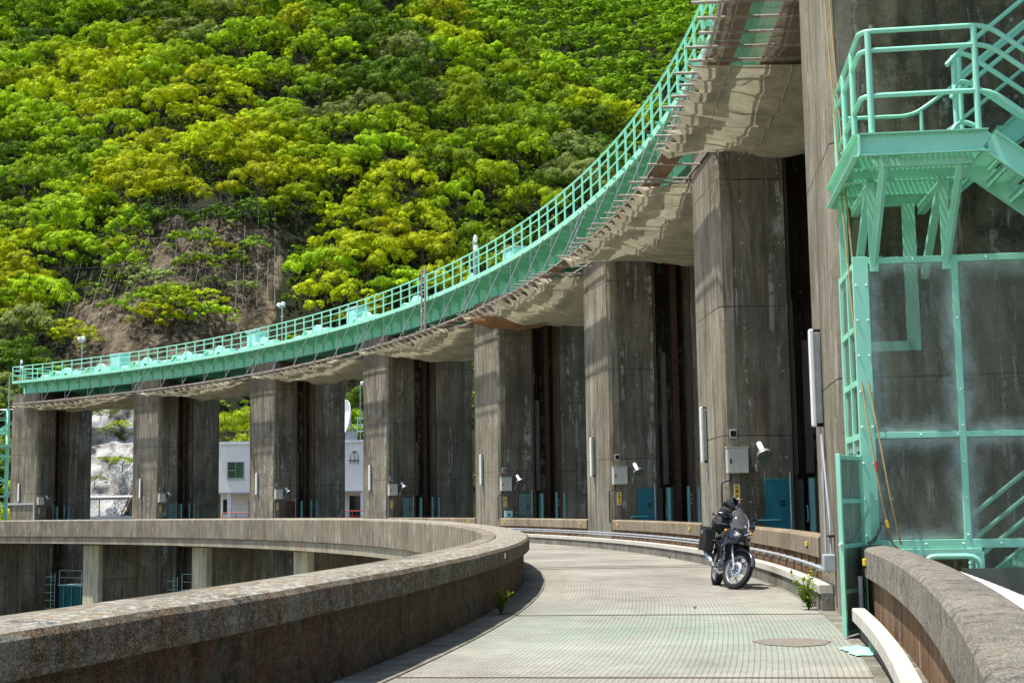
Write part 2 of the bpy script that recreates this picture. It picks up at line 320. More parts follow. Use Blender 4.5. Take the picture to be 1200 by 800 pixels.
# ------------------------------------------------------------------ mesh builder
class MB:
    def __init__(s): s.v=[]; s.f=[]; s.uv=[]; s.sm=[]; s.fm=[]; s.mi=0
    def add(s,verts,faces,uvs=None,smooth=False):
        o=len(s.v); s.v.extend([tuple(map(float,p)) for p in verts])
        for k,f in enumerate(faces):
            s.f.append(tuple(o+i for i in f)); s.uv.append(uvs[k] if uvs else None); s.sm.append(smooth); s.fm.append(s.mi)
        return s
    def box(s,x0,x1,y0,y1,z0,z1):
        v=[(x0,y0,z0),(x1,y0,z0),(x1,y1,z0),(x0,y1,z0),(x0,y0,z1),(x1,y0,z1),(x1,y1,z1),(x0,y1,z1)]
        return s.add(v,[(0,3,2,1),(4,5,6,7),(0,1,5,4),(1,2,6,5),(2,3,7,6),(3,0,4,7)])
    def obox(s,c,ax,h):
        c=Vector(c); ax=[Vector(a).normalized() for a in ax]; v=[]
        for dz in (-1,1):
            for dx,dy in ((-1,-1),(1,-1),(1,1),(-1,1)): v.append(c+ax[0]*dx*h[0]+ax[1]*dy*h[1]+ax[2]*dz*h[2])
        return s.add(v,[(0,3,2,1),(4,5,6,7),(0,1,5,4),(1,2,6,5),(2,3,7,6),(3,0,4,7)])
    def beam(s,p,q,w,h,up=(0,0,1)):
        p=Vector(p); q=Vector(q); d=q-p; L=d.length
        if L<1e-6: return s
        d/=L; u=Vector(up); sd=d.cross(u)
        if sd.length<1e-4: sd=d.cross(Vector((1,0,0)))
        sd.normalize(); u=sd.cross(d)
        return s.obox((p+q)/2,(d,sd,u),(L/2,w/2,h/2))
    def tube(s,pts,r,n=8,cap=True,smooth=True):
        pts=[Vector(p) for p in pts]; m=len(pts)
        rs=r if isinstance(r,(list,tuple)) else [r]*m
        t=(pts[1]-pts[0]).normalized(); u=t.cross(Vector((0,0,1)))
        if u.length<1e-3: u=t.cross(Vector((1,0,0)))
        u.normalize(); V=[]
        for k in range(m):
            if k==0: tt=pts[1]-pts[0]
            elif k==m-1: tt=pts[-1]-pts[-2]
            else: tt=(pts[k+1]-pts[k]).normalized()+(pts[k]-pts[k-1]).normalized()
            tt.normalize(); u=(u-tt*u.dot(tt)); u.normalize(); w=tt.cross(u)
            for j in range(n):
                a=2*PI*j/n; V.append(pts[k]+(u*math.cos(a)+w*math.sin(a))*rs[k])
        F=[]
        for k in range(m-1):
            for j in range(n):
                j2=(j+1)%n; F.append((k*n+j,k*n+j2,(k+1)*n+j2,(k+1)*n+j))
        s.add(V,F,None,smooth)
        if cap:
            s.add(V[:n],[tuple(range(n))[::-1]]); s.add(V[-n:],[tuple(range(n))])
        return s
    def lathe(s,prof,o=(0,0,0),axis=(0,0,1),n=20,smooth=True,a0=0,a1=2*PI,cap=False):
        o=Vector(o); ax=Vector(axis).normalized(); u=ax.cross(Vector((0,0,1)))
        if u.length<1e-3: u=Vector((1,0,0))
        u.normalize(); w=ax.cross(u); V=[]; full=abs(a1-a0-2*PI)<1e-6; nn=n if full else n+1
        for (r,h) in prof:
            for j in range(nn):
                a=a0+(a1-a0)*j/n; V.append(o+ax*h+(u*math.cos(a)+w*math.sin(a))*r)
        F=[]
        for k in range(len(prof)-1):
            for j in range(n):
                j2=(j+1)%nn; F.append((k*nn+j,k*nn+j2,(k+1)*nn+j2,(k+1)*nn+j))
        return s.add(V,F,None,smooth)
    def prism(s,poly,z0,z1,fn=None,smooth=False):
        fn=fn or (lambda x,y,z:(x,y,z)); n=len(poly)
        V=[fn(x,y,z0) for x,y in poly]+[fn(x,y,z1) for x,y in poly]
        F=[tuple(range(n))[::-1],tuple(range(n,2*n))]+[(i,(i+1)%n,n+(i+1)%n,n+i) for i in range(n)]
        return s.add(V,F,None,smooth)
    def hull(s,rings,smooth=True):
        """loft closed rings of equal count, capped"""
        n=len(rings[0]); V=[p for r in rings for p in r]; F=[]
        for k in range(len(rings)-1):
            for j in range(n):
                j2=(j+1)%n; F.append((k*n+j,k*n+j2,(k+1)*n+j2,(k+1)*n+j))
        s.add(V,F,None,smooth); s.add(rings[0],[tuple(range(n))[::-1]],None,smooth); s.add(rings[-1],[tuple(range(n))],None,smooth); return s
    def arc(s,prof,i0,i1,step=.6,closed=True,dz=None,mats=None,doff=None):
        """sweep a (off,z) profile along the dam arc from pier index i0 to i1; UV in metres"""
        n=max(1,int(abs(i1-i0)*PITCH/step)); m=len(prof)
        cum=[0]
        for a,b in zip(prof,prof[1:]+prof[:1]): cum.append(cum[-1]+math.hypot(a[0]-b[0],a[1]-b[1]))
        V=[]
        for k in range(n+1):
            i=i0+(i1-i0)*k/n; z_=dz(i) if dz else 0; o_=doff(i) if doff else 0
            for (o,z) in prof: V.append(pos(i,o+o_,z+z_))
        base=len(s.v)
        s.v.extend(V); q=m if closed else m-1
        for k in range(n):
            ua=(i0+(i1-i0)*k/n)*PITCH; ub=(i0+(i1-i0)*(k+1)/n)*PITCH
            for j in range(q):
                j2=(j+1)%m
                s.f.append((base+k*m+j,base+k*m+j2,base+(k+1)*m+j2,base+(k+1)*m+j))
                s.uv.append([(ua,cum[j]),(ua,cum[j+1]),(ub,cum[j+1]),(ub,cum[j])]); s.sm.append(False); s.fm.append(mats[j] if mats else s.mi)
        if closed:
            for kk,rev in ((0,True),(n,False)):
                f=tuple(base+kk*m+j for j in range(m)); 
                s.f.append(f[::-1] if rev else f)
                uvs=[(prof[j][0],prof[j][1]) for j in range(m)]
                s.uv.append(uvs[::-1] if rev else uvs); s.sm.append(False); s.fm.append(mats[0] if mats else s.mi)
        return s
    def build(s,name,mat,parent=None,bevel=0,seg=2,recenter=True,autosmooth=False):
        vs=np.array(s.v,dtype=float).reshape(-1,3); org=np.zeros(3)
        if parent is None and recenter:
            mn=vs.min(0); mx=vs.max(0); org=np.array([(mn[0]+mx[0])/2,(mn[1]+mx[1])/2,mn[2]]); vs=vs-org
        me=bpy.data.meshes.new(name); me.from_pydata(vs.tolist(),[],s.f)
        mats=mat if isinstance(mat,(list,tuple)) else [mat]
        for mm in mats: me.materials.append(M[mm] if isinstance(mm,str) else mm)
        me.polygons.foreach_set('use_smooth',s.sm); me.polygons.foreach_set('material_index',s.fm)
        if any(u is not None for u in s.uv):
            ul=me.uv_layers.new(name='UVMap'); k=0; arr=np.zeros((len(me.loops),2))
            for f,u in zip(s.f,s.uv):
                if u is not None: arr[k:k+len(f)]=u
                k+=len(f)
            ul.data.foreach_set('uv',arr.ravel())
        me.update(); o=bpy.data.objects.new(name,me); COL.objects.link(o)
        if parent is not None: o.parent=parent
        else: o.location=org.tolist()
        if bevel:
            b=o.modifiers.new('bevel','BEVEL'); b.width=bevel; b.segments=seg; b.limit_method='ANGLE'; b.angle_limit=.6
        return o
def tag(o,label=None,cat=None,group=None,kind=None):
    if label: o['label']=label
    if cat: o['category']=cat
    if group: o['group']=group
    if kind: o['kind']=kind
    return o
def thing(name,label,cat,loc=(0,0,0),rz=0,group=None):
    o=bpy.data.objects.new(name,None); COL.objects.link(o); o.location=loc; o.rotation_euler=(0,0,rz); o.empty_display_size=.2
    return tag(o,label,cat,group)
def children(o): return [c for c in bpy.data.objects if c.parent==o]
def copy_tree(o,parent=None,kids=None):
    c=o.copy(); COL.objects.link(c)
    if parent is not None: c.parent=parent
    for ch in o.children: copy_tree(ch,c)
    return c
def fillet(pts,r,n=4):
    pts=[Vector(p) for p in pts]; out=[pts[0]]
    for a,b,c in zip(pts,pts[1:],pts[2:]):
        d1=(a-b); d2=(c-b); k=min(r,d1.length*.45,d2.length*.45)
        p=b+d1.normalized()*k; q=b+d2.normalized()*k
        for j in range(n+1):
            t=j/n; out.append(p*(1-t)**2+b*2*t*(1-t)+q*t*t)
    out.append(pts[-1]); return out
ORD={1:'leftmost and farthest concrete dam pier, where the green walkway ends',2:'second concrete dam pier from the left, between the white rock and the building',
3:'third concrete dam pier from the left, right of the white wall with the green window',4:'fourth concrete dam pier from the left, right of the white dish antenna',
5:'fifth concrete dam pier from the left, with the pale push-button box by its sign',6:'sixth concrete dam pier from the left, with a clean teal door, left of the motorcycle',
7:'tall concrete dam pier behind the motorcycle, seventh from the left',8:'nearest and tallest concrete dam pier, behind the green stair tower'}
SHORT={1:'the leftmost dam pier',2:'the second dam pier from the left',3:'the third dam pier from the left',4:'the fourth dam pier from the left',5:'the fifth dam pier from the left',6:'the sixth dam pier from the left',7:'the dam pier behind the motorcycle',8:'the nearest dam pier'}
exec_parts=[]
# ================================================================== PIERS
def make_pier(i):
    p=thing('dam_pier',ORD[i],'dam pier',pos(i,0,0),ang(i),'concrete gate piers standing along the curved dam')
    z0,z1=-14,11.05; w=W2
    # front skin (r 0..0.35), side body
    m=MB(); m.prism([(.0,-w+.10),(.10,-w),(.35,-w),(.35,w),(.10,w),(0,w-.10)],z0,z1); m.build('front_face','pier_concrete',p)
    m=MB()
    if i<8:
        a,b=1.64,3.05
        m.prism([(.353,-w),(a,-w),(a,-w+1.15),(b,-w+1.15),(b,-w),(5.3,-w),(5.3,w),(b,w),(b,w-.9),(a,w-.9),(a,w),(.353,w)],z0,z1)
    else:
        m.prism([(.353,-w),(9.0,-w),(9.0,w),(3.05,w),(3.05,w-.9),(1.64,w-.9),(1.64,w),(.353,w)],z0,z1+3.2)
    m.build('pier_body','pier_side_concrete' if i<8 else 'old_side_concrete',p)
    if i<8:
        # gate slot: lining with the slot's shade in its colour, rusty guide rails, frames
        m=MB(); m.box(1.643,3.047,-w+1.13,-w+1.147,-.5,z1-.5); m.build('slot_shade_lining','pier_recess_shaded',p)
        m=MB(); m.beam((1.70,-w+.06,-2),(1.70,-w+.06,z1-.3),.10,.07); m.beam((2.60,-w+.60,-2),(2.60,-w+.60,z1-.3),.10,.22); m.beam((2.98,-w+.04,-2),(2.98,-w+.04,z1-.3),.05,.09); m.build('guide_rail','rust' if i!=7 else 'dark_rust',p)
        rs=random.Random(i)
        m=MB(); hh=5.5+rs.random()*3; m.box(1.80,2.02,-w+1.05,-w+1.128,2.2,hh); m.box(2.22,2.42,-w+1.07,-w+1.128,2.2,hh-1); m.build('pale_repair_patch','pale_panel',p)
        f=MB(); f.box(2.02,2.14,-w+.05,-w+.16,-.2,2.06); f.box(2.78,2.86,-w+.1,-w+.2,-.2,2.12); f.box(3.10,3.18,-w-.03,-w+.05,-.2,2.08)
        fo=f.build('door_frame','frame_teal',p)
        g=MB(); 
        for k in range(3): g.box(2.88,3.08,-w+.12,-w+.15,1.5+.14*k,1.58+.14*k)
        g.build('louvre','frame_teal',p); g=MB()
        g.tube(fillet([(1.92,-w+.02,1.05),(1.92,-w-.10,1.05),(1.92,-w-.10,1.42),(1.92,-w+.02,1.42)],.04,2),.012,6); g.build('pull_handle','frame_teal',p)
        d=MB(); d.box(1.78,2.0,-w+.55,-w+.60,-.2,2.05); d.box(2.16,2.76,-w+.70,-w+.75,-.2,2.1); d.build('inner_panel','dark_rust' if i in(3,4) else 'olive_steel',p)
        # side door in front of the slot
        mat={7:'door_teal',6:'door_teal',5:'rusty_teal',4:'rusty_teal',3:'rust',2:'rusty_teal',1:'rust'}[i]
        m=MB(); m.box(.93,1.60,-w-.05,-w-.002,-.1,2.06); dr=m.build('side_door',mat,p,bevel=.008)
        dr['label']='clean teal steel door' if i>5 else 'rust-eaten steel door'
        m=MB(); m.box(1.28,1.42,-w-.056,-w-.051,1.42,1.47); m.box(1.28,1.42,-w-.056,-w-.051,1.50,1.55); m.build('vent_slot','ink',dr)
        m=MB(); m.tube([(1.52,-w-.11,-.1),(1.52,-w-.11,2.22)],.016,6); m.beam((1.52,-w-.11,2.02),(1.52,-w,2.02),.03,.05); m.beam((1.52,-w-.11,1.72),(1.52,-w,1.72),.03,.05); m.build('lock_bar','galvanised',dr)
        if i>=5:
            m=MB(); m.tube(fillet([(.58,-w-.35,.3),(.58,-w-.35,1.09),(1.42,-w-.35,1.09),(1.42,-w-.35,.3)],.08,3),.022,8); m.tube([(.58,-w-.35,.9),(1.42,-w-.35,.9)],.015,6); m.build('door_rail','door_teal' if i>5 else 'rust',p)
        # underwater-level footing: wing wall carrying the road bridge, with its pale nose column
        m=MB(); m.prism([(-1.2,-w),(-.004,-w),(-.004,w),(-1.2,w)],z0,-.66); m.prism([(-4.1,-1.3),(-1.204,-1.3),(-1.204,1.3),(-4.1,1.3)],z0,-.66); m.build('wing_wall','lower_concrete',p)
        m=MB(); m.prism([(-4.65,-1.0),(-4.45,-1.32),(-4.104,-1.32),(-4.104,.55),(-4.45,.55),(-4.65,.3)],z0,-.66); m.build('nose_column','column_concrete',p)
        m=MB(); m.box(-4.8,-3.8,-1.45,1.45,-.72,-.605); m.build('bearing_pad','old_side_concrete',p)
    else:
        m=MB(); m.prism([(-4.2,-1.0),(-4.0,-1.3),(-.004,-1.3),(-.004,1.3),(-4.0,1.3),(-4.2,1.0)],z0,-.66); m.build('wing_wall','lower_concrete',p)
    return p
for i in range(1,9): make_pier(i)

# ---- things fixed on the piers; built once in pier-local coordinates then copied
def pier_item(i,builder,r,t,z,name,label,cat,group,first={}):
    a=ang(i); x,y,_=pos(i,0); loc=(x+r*math.cos(a)-t*math.sin(a),y+r*math.sin(a)+t*math.cos(a),z)
    if name not in first:
        o=thing(name,label,cat,loc,a,group); builder(o); first[name]=o; return o
    c=copy_tree(first[name]); c.location=loc; c.rotation_euler=(0,0,a); c['label']=label; return c
def b_tube(o):      # fluorescent tube fitting on the nose; local -x looks at the road
    m=MB(); m.box(-.10,-.02,-.055,.055,.05,1.35); m.build('lamp_housing','galvanised',o,bevel=.01)
    m=MB(); m.box(-.17,-.10,-.075,.075,0,1.40); m.build('lamp_cover','lamp_white',o,bevel=.02)
    m=MB(); m.tube(fillet([(-.06,0,.0),(-.06,-.0,-.12),(-.045,-.07,-.25),(-.045,-.07,-1.95)],.06,3),.017,6); m.build('conduit','pipe_grey',o)
    m=MB(); m.box(-.12,0,-.02,.02,1.36,1.40); m.box(-.09,0,.06,.09,.0,.06); m.build('bracket','dark_rust',o)
def b_box(o):       # local -y looks along the dam to the camera
    m=MB(); m.box(0,.50,-.22,0,0,.60); m.build('cabinet_body','cabinet_beige',o,bevel=.008)
    m=MB(); m.box(.02,.49,-.236,-.221,.015,.585); d=m.build('cabinet_door','cabinet_beige',o,bevel=.004)
    m=MB(); m.box(.06,.095,-.245,-.237,.22,.33); m.build('handle','black_plastic',d)
    m=MB(); m.box(-.015,.515,-.25,.0,.601,.622); m.build('rain_hood','cabinet_beige',o)
    m=MB(); m.tube(fillet([(.10,-.09,0),(.10,-.09,-.16),(-.13,-.09,-.20),(-.13,-.09,-1.3)],.08,3),.022,6); m.build('cable_hose','black_plastic',o)
def b_flood(o):
    m=MB(); m.lathe([(.005,.30),(.055,.30),(.066,.27),(.066,.06)],(0,-.30,.06),(-.22,.9,1),18); m.build('ballast_can','lamp_white',o); m=MB(); m.lathe([(.066,.06),(.10,.02),(.15,-.02),(.185,-.10),(.19,-.13)],(0,-.30,.06),(-.22,.9,1),18); m.build('lamp_shade','galvanised',o)
    m=MB(); m.lathe([(.182,-.125),(.10,-.14),(.001,-.145)],(0,-.30,.06),(-.22,.9,1),18); m.build('lens','lamp_glass',o)
    m=MB(); m.tube(fillet([(-.10,-.30,.05),(-.12,-.30,-.12),(-.10,-.06,-.30),(-.10,0,-.30)],.06,3),.016,6); m.box(-.13,-.07,-.02,0,-.38,-.22); m.build('arm','galvanised',o)
def b_sign(o):
    m=MB(); m.box(0,.145,-.012,0,0,.44); m.build('sign_plate','lamp_white',o,bevel=.003)
    m=MB(); m.box(.012,.133,-.016,-.0125,.012,.428); m.build('sign_face','yellow',o)
    try:
        for k,ch in enumerate('感電注意'):
            cu=bpy.data.curves.new('glyph','FONT'); cu.body=ch; cu.size=.085; cu.align_x='CENTER'; cu.align_y='CENTER'; cu.extrude=.0008; cu.offset=.0012
            to=bpy.data.objects.new('glyph',cu); COL.objects.link(to)
            bpy.context.view_layer.update()
            dg=bpy.context.evaluated_depsgraph_get(); me=bpy.data.meshes.new_from_object(to.evaluated_get(dg))
            bpy.data.objects.remove(to)
            me.materials.clear(); me.materials.append(M['ink'])
            g=bpy.data.objects.new('lettering',me); COL.objects.link(g); g.parent=o
            g.location=(.0725,-.0172,.375-.103*k); g.rotation_euler=(PI/2,0,0)
    except Exception as e: print('glyph fail',e)
FZ={1:'on the leftmost dam pier',2:'on the second dam pier from the left',3:'on the third dam pier from the left',4:'on the fourth dam pier, right of the dish antenna',5:'on the fifth dam pier from the left',6:'on the sixth dam pier from the left',7:'on the dam pier behind the motorcycle',8:'on the nearest dam pier beside the stair tower'}
for i in range(1,9):
    L=FZ[i]
    if i==8:
        pier_item(8,b_tube,0,.45,2.57,'tube_lamp','long white tube lamp '+L,'lamp','tube lamps on the pier noses')
    else:
        pier_item(i,b_tube,0,.38+.01*i,2.52,'tube_lamp','white vertical tube lamp '+L,'lamp','tube lamps on the pier noses')
        pier_item(i,b_box,.03,-W2,2.2,'switch_cabinet','beige electrical cabinet '+L,'electrical box','electrical cabinets on the piers')
        pier_item(i,b_flood,.86,-W2,2.62,'floodlight','white bell-shaped floodlight '+L,'floodlight','floodlights on the piers')
        pier_item(i,b_sign,.20,-W2,1.50,'warning_sign','yellow sign with black characters '+L,'sign','yellow warning signs on the piers')
def b_gauge(o):
    m=MB(); m.box(0,.17,-.05,0,0,.20); m.build('casing','pipe_grey',o,bevel=.01); m=MB(); m.box(.02,.15,-.056,-.051,.03,.17); m.build('window','dark_glass',o)
for i in (2,3,4,5,6,7): pier_item(i,b_gauge,.14,-W2,3.03,'meter_box','small meter box '+FZ[i],'meter box','meter boxes on the piers')
def b_pb(o):
    m=MB(); m.box(0,.36,-.14,0,0,.30); m.build('casing','pale_blue_green',o,bevel=.015); m=MB(); m.lathe([(.05,-.0),(.05,.03),(.001,.03)],(.18,-.14,.13),(0,-1,0),12); m.build('button','black_plastic',o)
pier_item(5,b_pb,.22,-W2,1.02,'button_box','pale push-button box low on the fifth dam pier','control box',None)
# grey cable channel across the leftmost pier's nose
m=MB(); m.box(-.12,-.003,-1.5,1.7,2.22,2.36); m.box(-.12,-.003,-1.58,-1.45,.6,2.36); o=m.build('cable_channel','pipe_grey',thing('cable_duct','grey cable duct bent across the front of the leftmost dam pier','cable duct',pos(1,0,0),ang(1)))
# junction box and conduit low on the nearest pier (the pipe rail ends here)
jb=thing('junction_box','grey junction box low on the nearest dam pier at the end of the pipe','junction box',pos(8,0,0),ang(8))
m=MB(); m.box(-.17,-.003,-.42,-.20,.56,.79); m.build('casing','pipe_grey',jb,bevel=.015)
m=MB(); m.tube([(-.03,-.26,.79),(-.03,.30,.80)],.001,4); m.tube(fillet([(-.05,-.30,.79),(-.05,-.28,1.2),(-.05,.38,2.45)],.2,3),.015,8); m.build('conduit','pipe_grey',jb)
m=MB(); m.box(-.09,-.0,-.40,-.22,1.02,1.05); m.build('clamp','dark_rust',jb)

# ================================================================== ROAD AND PARAPETS
def sm(a,b,x): t=min(1,max(0,(x-a)/(b-a))); return t*t*(3-2*t)
def pz(i): return .0   # road level
LH=lambda i: .90+.14*(1-sm(4.8,7.2,i))        # left parapet height
m=MB()
def strip(m,o0,o1,z,i0,i1,step=.5,nu=6):
    n=int((i1-i0)*PITCH/step); base=len(m.v)
    for k in range(n+1):
        i=i0+(i1-i0)*k/n
        for j in range(nu+1): m.v.append(pos(i,o0+(o1-o0)*j/nu,z))
    for k in range(n):
        ua=(i0+(i1-i0)*k/n)*PITCH; ub=(i0+(i1-i0)*(k+1)/n)*PITCH
        for j in range(nu):
            va=o0+(o1-o0)*j/nu; vb=o0+(o1-o0)*(j+1)/nu; a=base+k*(nu+1)+j
            m.f.append((a,a+nu+1,a+nu+2,a+1)); m.uv.append([(ua,va),(ub,va),(ub,vb),(ua,vb)]); m.sm.append(False); m.fm.append(0)
strip(m,-4.38,-.22,0,.2,10.6); tag(m.build('road','grooved_road'),kind='structure')
m=MB(); m.arc([(-4.84,-.0),(-4.38,-.0),(-4.38,-.05),(-4.84,-.05)],.2,10.6,dz=lambda i:.012); tag(m.build('gutter','gutter_concrete'),kind='structure')
m=MB(); m.arc([(-.22,-.0),(.33,-.0),(.33,-.05),(-.22,-.05)],7.9,10.6,dz=lambda i:.006); m.arc([(-.22,0),(-.001,0),(-.001,-.05),(-.22,-.05)],.2,7.895,dz=lambda i:.006); tag(m.build('road_edge','gutter_concrete'),kind='structure')
# road bridge slab under it
m=MB(); m.arc([(-5.62,-.60),(-.01,-.60),(-.01,-.06),(-5.30,-.06),(-5.62,-.10)],.2,10.6); m.build('x','slab_concrete').name='bridge_slab'
tag(bpy.data.objects['bridge_slab'],kind='structure')
# slab expansion joints
jt=thing('expansion_joint','thin rusty steel joint crossing the grooved road','expansion joint',pos(8.03,-2.3,0),ang(8.03),'steel joints across the road')
m=MB(); m.box(-2.08,2.08,-.022,.022,.002,.008); m.build('joint_strip','joint_dark',jt)
jl={8.03:'dark joint crossing the road nearest to the small weed by the left parapet',8.5:'thin joint crossing the road in the near foreground',7.06:'nearer of the paired joints behind the motorcycle',7.0:'farther of the paired joints behind the motorcycle',6.0:'joint crossing the far road where it curves out of view'}
for k,v in jl.items():
    o=jt if k==8.03 else copy_tree(jt); o.location=pos(k,-2.3,0); o.rotation_euler=(0,0,ang(k)+(.06 if k==8.5 else 0)); o['label']=v
# LEFT PARAPET: wall below, thick coping above (domed)
lp=thing('curved_parapet','long rust-stained concrete parapet with lichen, curving along the left edge of the road','parapet',pos(8,-5,0))
def under(parent,ob):
    ob.parent=parent; ob.location=tuple(-Vector(parent.location)); return ob
def wbuild(m,name,mat,parent,bevel=0):
    """build in world coordinates under an unrotated thing"""
    o=m.build(name,mat,None,bevel=bevel,recenter=False); o.parent=parent; o.location=-Vector(parent.location); return o
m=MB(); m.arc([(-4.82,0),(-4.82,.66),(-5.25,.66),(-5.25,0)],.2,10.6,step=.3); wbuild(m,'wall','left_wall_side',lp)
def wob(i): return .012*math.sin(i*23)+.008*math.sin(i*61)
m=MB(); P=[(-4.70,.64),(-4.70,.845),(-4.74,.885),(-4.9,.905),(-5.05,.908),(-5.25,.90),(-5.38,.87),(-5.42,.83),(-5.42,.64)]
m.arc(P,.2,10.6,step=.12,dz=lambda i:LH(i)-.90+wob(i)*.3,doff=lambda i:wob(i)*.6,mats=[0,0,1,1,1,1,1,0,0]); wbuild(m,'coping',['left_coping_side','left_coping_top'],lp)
# outer fascia of the far bridge, seen below the coping from the spillway side
m=MB(); m.arc([(-5.424,-.40),(-5.424,.865),(-5.69,.865),(-5.72,.83),(-5.72,-.25),(-4.95,-.64)],.2,10.6,step=.4,dz=lambda i:LH(i)-.9); wbuild(m,'outer_fascia','beam_concrete',lp)
# small white plate on the left coping
m=MB(); a=pos(7.55,-4.68,.74); tp=thing('white_plate','small white plate fixed on the left parapet coping','plate',(pos(7.93,-4.69,.735)),ang(7.93))
m.box(0,.012,-.05,.05,0,.075) ; m.build('plate','lamp_white',tp,bevel=.003)

# RIGHT PARAPET segments between the piers
def right_seg(i0,i1,name,label,grp):
    t=thing('parapet_section',label,'parapet',pos((i0+i1)/2,.1,0),0,grp)
    near=i1>8.3
    m=MB(); m.arc([(.08,0),(.08,.70),(.30,.70),(.30,0)],i0,i1,step=.4)
    k=i0+.03
    while k<i1-.02 and not near: m.arc([(.06,0),(.06,.70),(.079,.70),(.079,0)],k,k+.006,step=.2); k+=.062
    wbuild(m,'wall','brown_wall_concrete',t)
    m=MB(); m.arc([(-.005,.67),(-.005,.955),(.02,.985),(.10,1.0),(.24,1.0),(.33,.985),(.37,.95),(.37,.67)],i0,i1,step=.25); wbuild(m,'coping','right_coping_mat' if near else 'coping_concrete',t)
    return t
SEG=[(i+.111,i+.889) for i in range(1,8)]
SEGL=['low concrete parapet section seen between the two leftmost dam piers','low parapet section between the second and third dam piers','low parapet section between the third and fourth dam piers','low parapet section between the fourth and fifth dam piers','rust-brown parapet section between the fifth and sixth dam piers','rust-brown parapet section left of the motorcycle, before the pier behind it','brown-stained parapet section behind the motorcycle and beside the teal door']
for (a,b),l in zip(SEG,SEGL): right_seg(a,b,'x',l,'parapet sections between the dam piers')
right_seg(8.215,10.4,'x','broad grey parapet curving through the right foreground','parapet sections between the dam piers')
# reflectors
first=None
for k,(i,l) in enumerate([(4.84,'yellow reflector on the parapet just left of the fifth dam pier'),(5.16,'yellow reflector on the parapet just right of the fifth dam pier'),(5.84,'yellow reflector on the parapet just left of the sixth dam pier'),(6.165,'yellow reflector on the parapet just right of the sixth dam pier'),(6.80,'yellow reflector left of the motorcycle, before the pier behind it'),(7.80,'yellow reflector on the parapet right of the motorcycle'),(8.27,'yellow reflector on the near foreground parapet')]):
    if first is None:
        o=thing('reflector',l,'reflector',(0,0,0),0,'yellow reflectors on the right parapet'); first=o
        m=MB(); m.box(-.035,0,-.045,.045,.0,.075); m.build('lens','yellow',o,bevel=.008); m=MB(); m.box(-.02,0,-.03,.03,-.03,-.001); m.build('mount','black_plastic',o)
    else: o=copy_tree(first); o['label']=l
    o.location=pos(i,-.007,.80); o.rotation_euler=(0,0,ang(i))
# white cable kerb, continuous along the right edge, and another piece in the foreground
m=MB(); kp=[(-.20,.24),(-.20,.345),(-.19,.36),(-.012,.36),(-.012,.24)]
m.arc(kp,.4,8.0,step=.3); kt=thing('cable_trough','long white-painted trough running along the foot of the dam piers','cable trough',pos(7,-.2,0)); wbuild(m,'trough','kerb_white',kt)
m=MB(); m.arc([(-.17,0),(-.17,.248),(-.012,.248),(-.012,0)],.4,8.0,step=.5); wbuild(m,'plinth','gutter_concrete',kt)
kt=thing('cable_trough','short white-painted trough along the near foreground parapet','cable trough',pos(8.6,-.2,0)); m=MB(); m.arc([(-.17,.20),(-.17,.32),(-.16,.335),(-.04,.335),(-.04,.20)],8.26,10.4,step=.2); wbuild(m,'trough','kerb_white',kt)
m=MB(); m.arc([(-.09,0),(-.09,.198),(.075,.198),(.075,0)],8.26,10.4,step=.5); wbuild(m,'plinth','gutter_concrete',kt)
# pipe rail
pr=thing('pipe_rail','twin grey pipes running along the parapet behind the motorcycle','pipe',pos(6.5,-.1,.5))
m=MB(); n=120; m.tube([pos(4.2+(8.02-4.2)*k/n,-.09,.56) for k in range(n+1)],.024,8); m.tube([pos(4.2+(7.05-4.2)*k/n,-.09,.49) for k in range(n+1)],.02,8); wbuild(m,'pipe','pipe_grey',pr)
m=MB(); k=4.25
while k<8: 
    a=ang(k); m.obox(pos(k,-.04,.53),((math.cos(a),math.sin(a),0),(-math.sin(a),math.cos(a),0),(0,0,1)),(.04,.02,.05)); k+=.058
wbuild(m,'pipe_bracket','kerb_white',pr)
# white downpipe and drain at the end of the near parapet
dp=thing('drain_pipe','short white drain pipe at the end of the near parapet by the open gate','pipe',pos(8.235,-.03,0))
m=MB(); m.tube([(0,0,.12),(0,0,.66)],.028,10); m.build('pipe','lamp_white',dp); m=MB(); m.lathe([(.045,0),(.045,.16),(.03,.18)],(0,0,.0)); m.build('collar','pipe_grey',dp)
# crumpled green-white sheet and loose bricks by the gate foot
m=MB(); rs=random.Random(3); V=[];n=9
for a in range(n):
    for b in range(n): V.append((3.28+.42*a/(n-1)+.05*rs.random(),14.0+.75*b/(n-1)+.05*rs.random(),.012+.045*rs.random()*(1 if 0<a<n-1 and 0<b<n-1 else .15)))
m.add(V,[(a*n+b,(a+1)*n+b,(a+1)*n+b+1,a*n+b+1) for a in range(n-1) for b in range(n-1)]); tag(m.build('crumpled_sheet','rail_green'),'crumpled pale green sheet lying at the foot of the open gate','sheet')
# manhole-like brown patch
m=MB(); V=[]; rs=random.Random(5)
for k in range(40):
    a=2*PI*k/40; r=1+.07*math.sin(3*a)+.05*math.sin(7*a+1); V.append((2.98+.40*r*math.cos(a),15.55+.62*r*math.sin(a)*.72,.0045))
V2=[(x,y,.0075) for x,y,z in V]; m.add(V+V2,[tuple(range(40,80))]+[(k,(k+1)%40,40+(k+1)%40,40+k) for k in range(40)]); tag(m.build('rusty_patch','manhole_iron'),'oval brown rusty patch on the road near the gate','patch')
# drain grating in the left gutter
m=MB(); 
for k in range(4): m.obox(pos(8.00+.003*k*1.0,-4.54,.016),((math.cos(ang(8)),math.sin(ang(8)),0),(-math.sin(ang(8)),math.cos(ang(8)),0),(0,0,1)),(.10,.012,.004))
tag(m.build('drain_grate','joint_dark'),'small slotted drain in the left gutter beside the joint','drain')
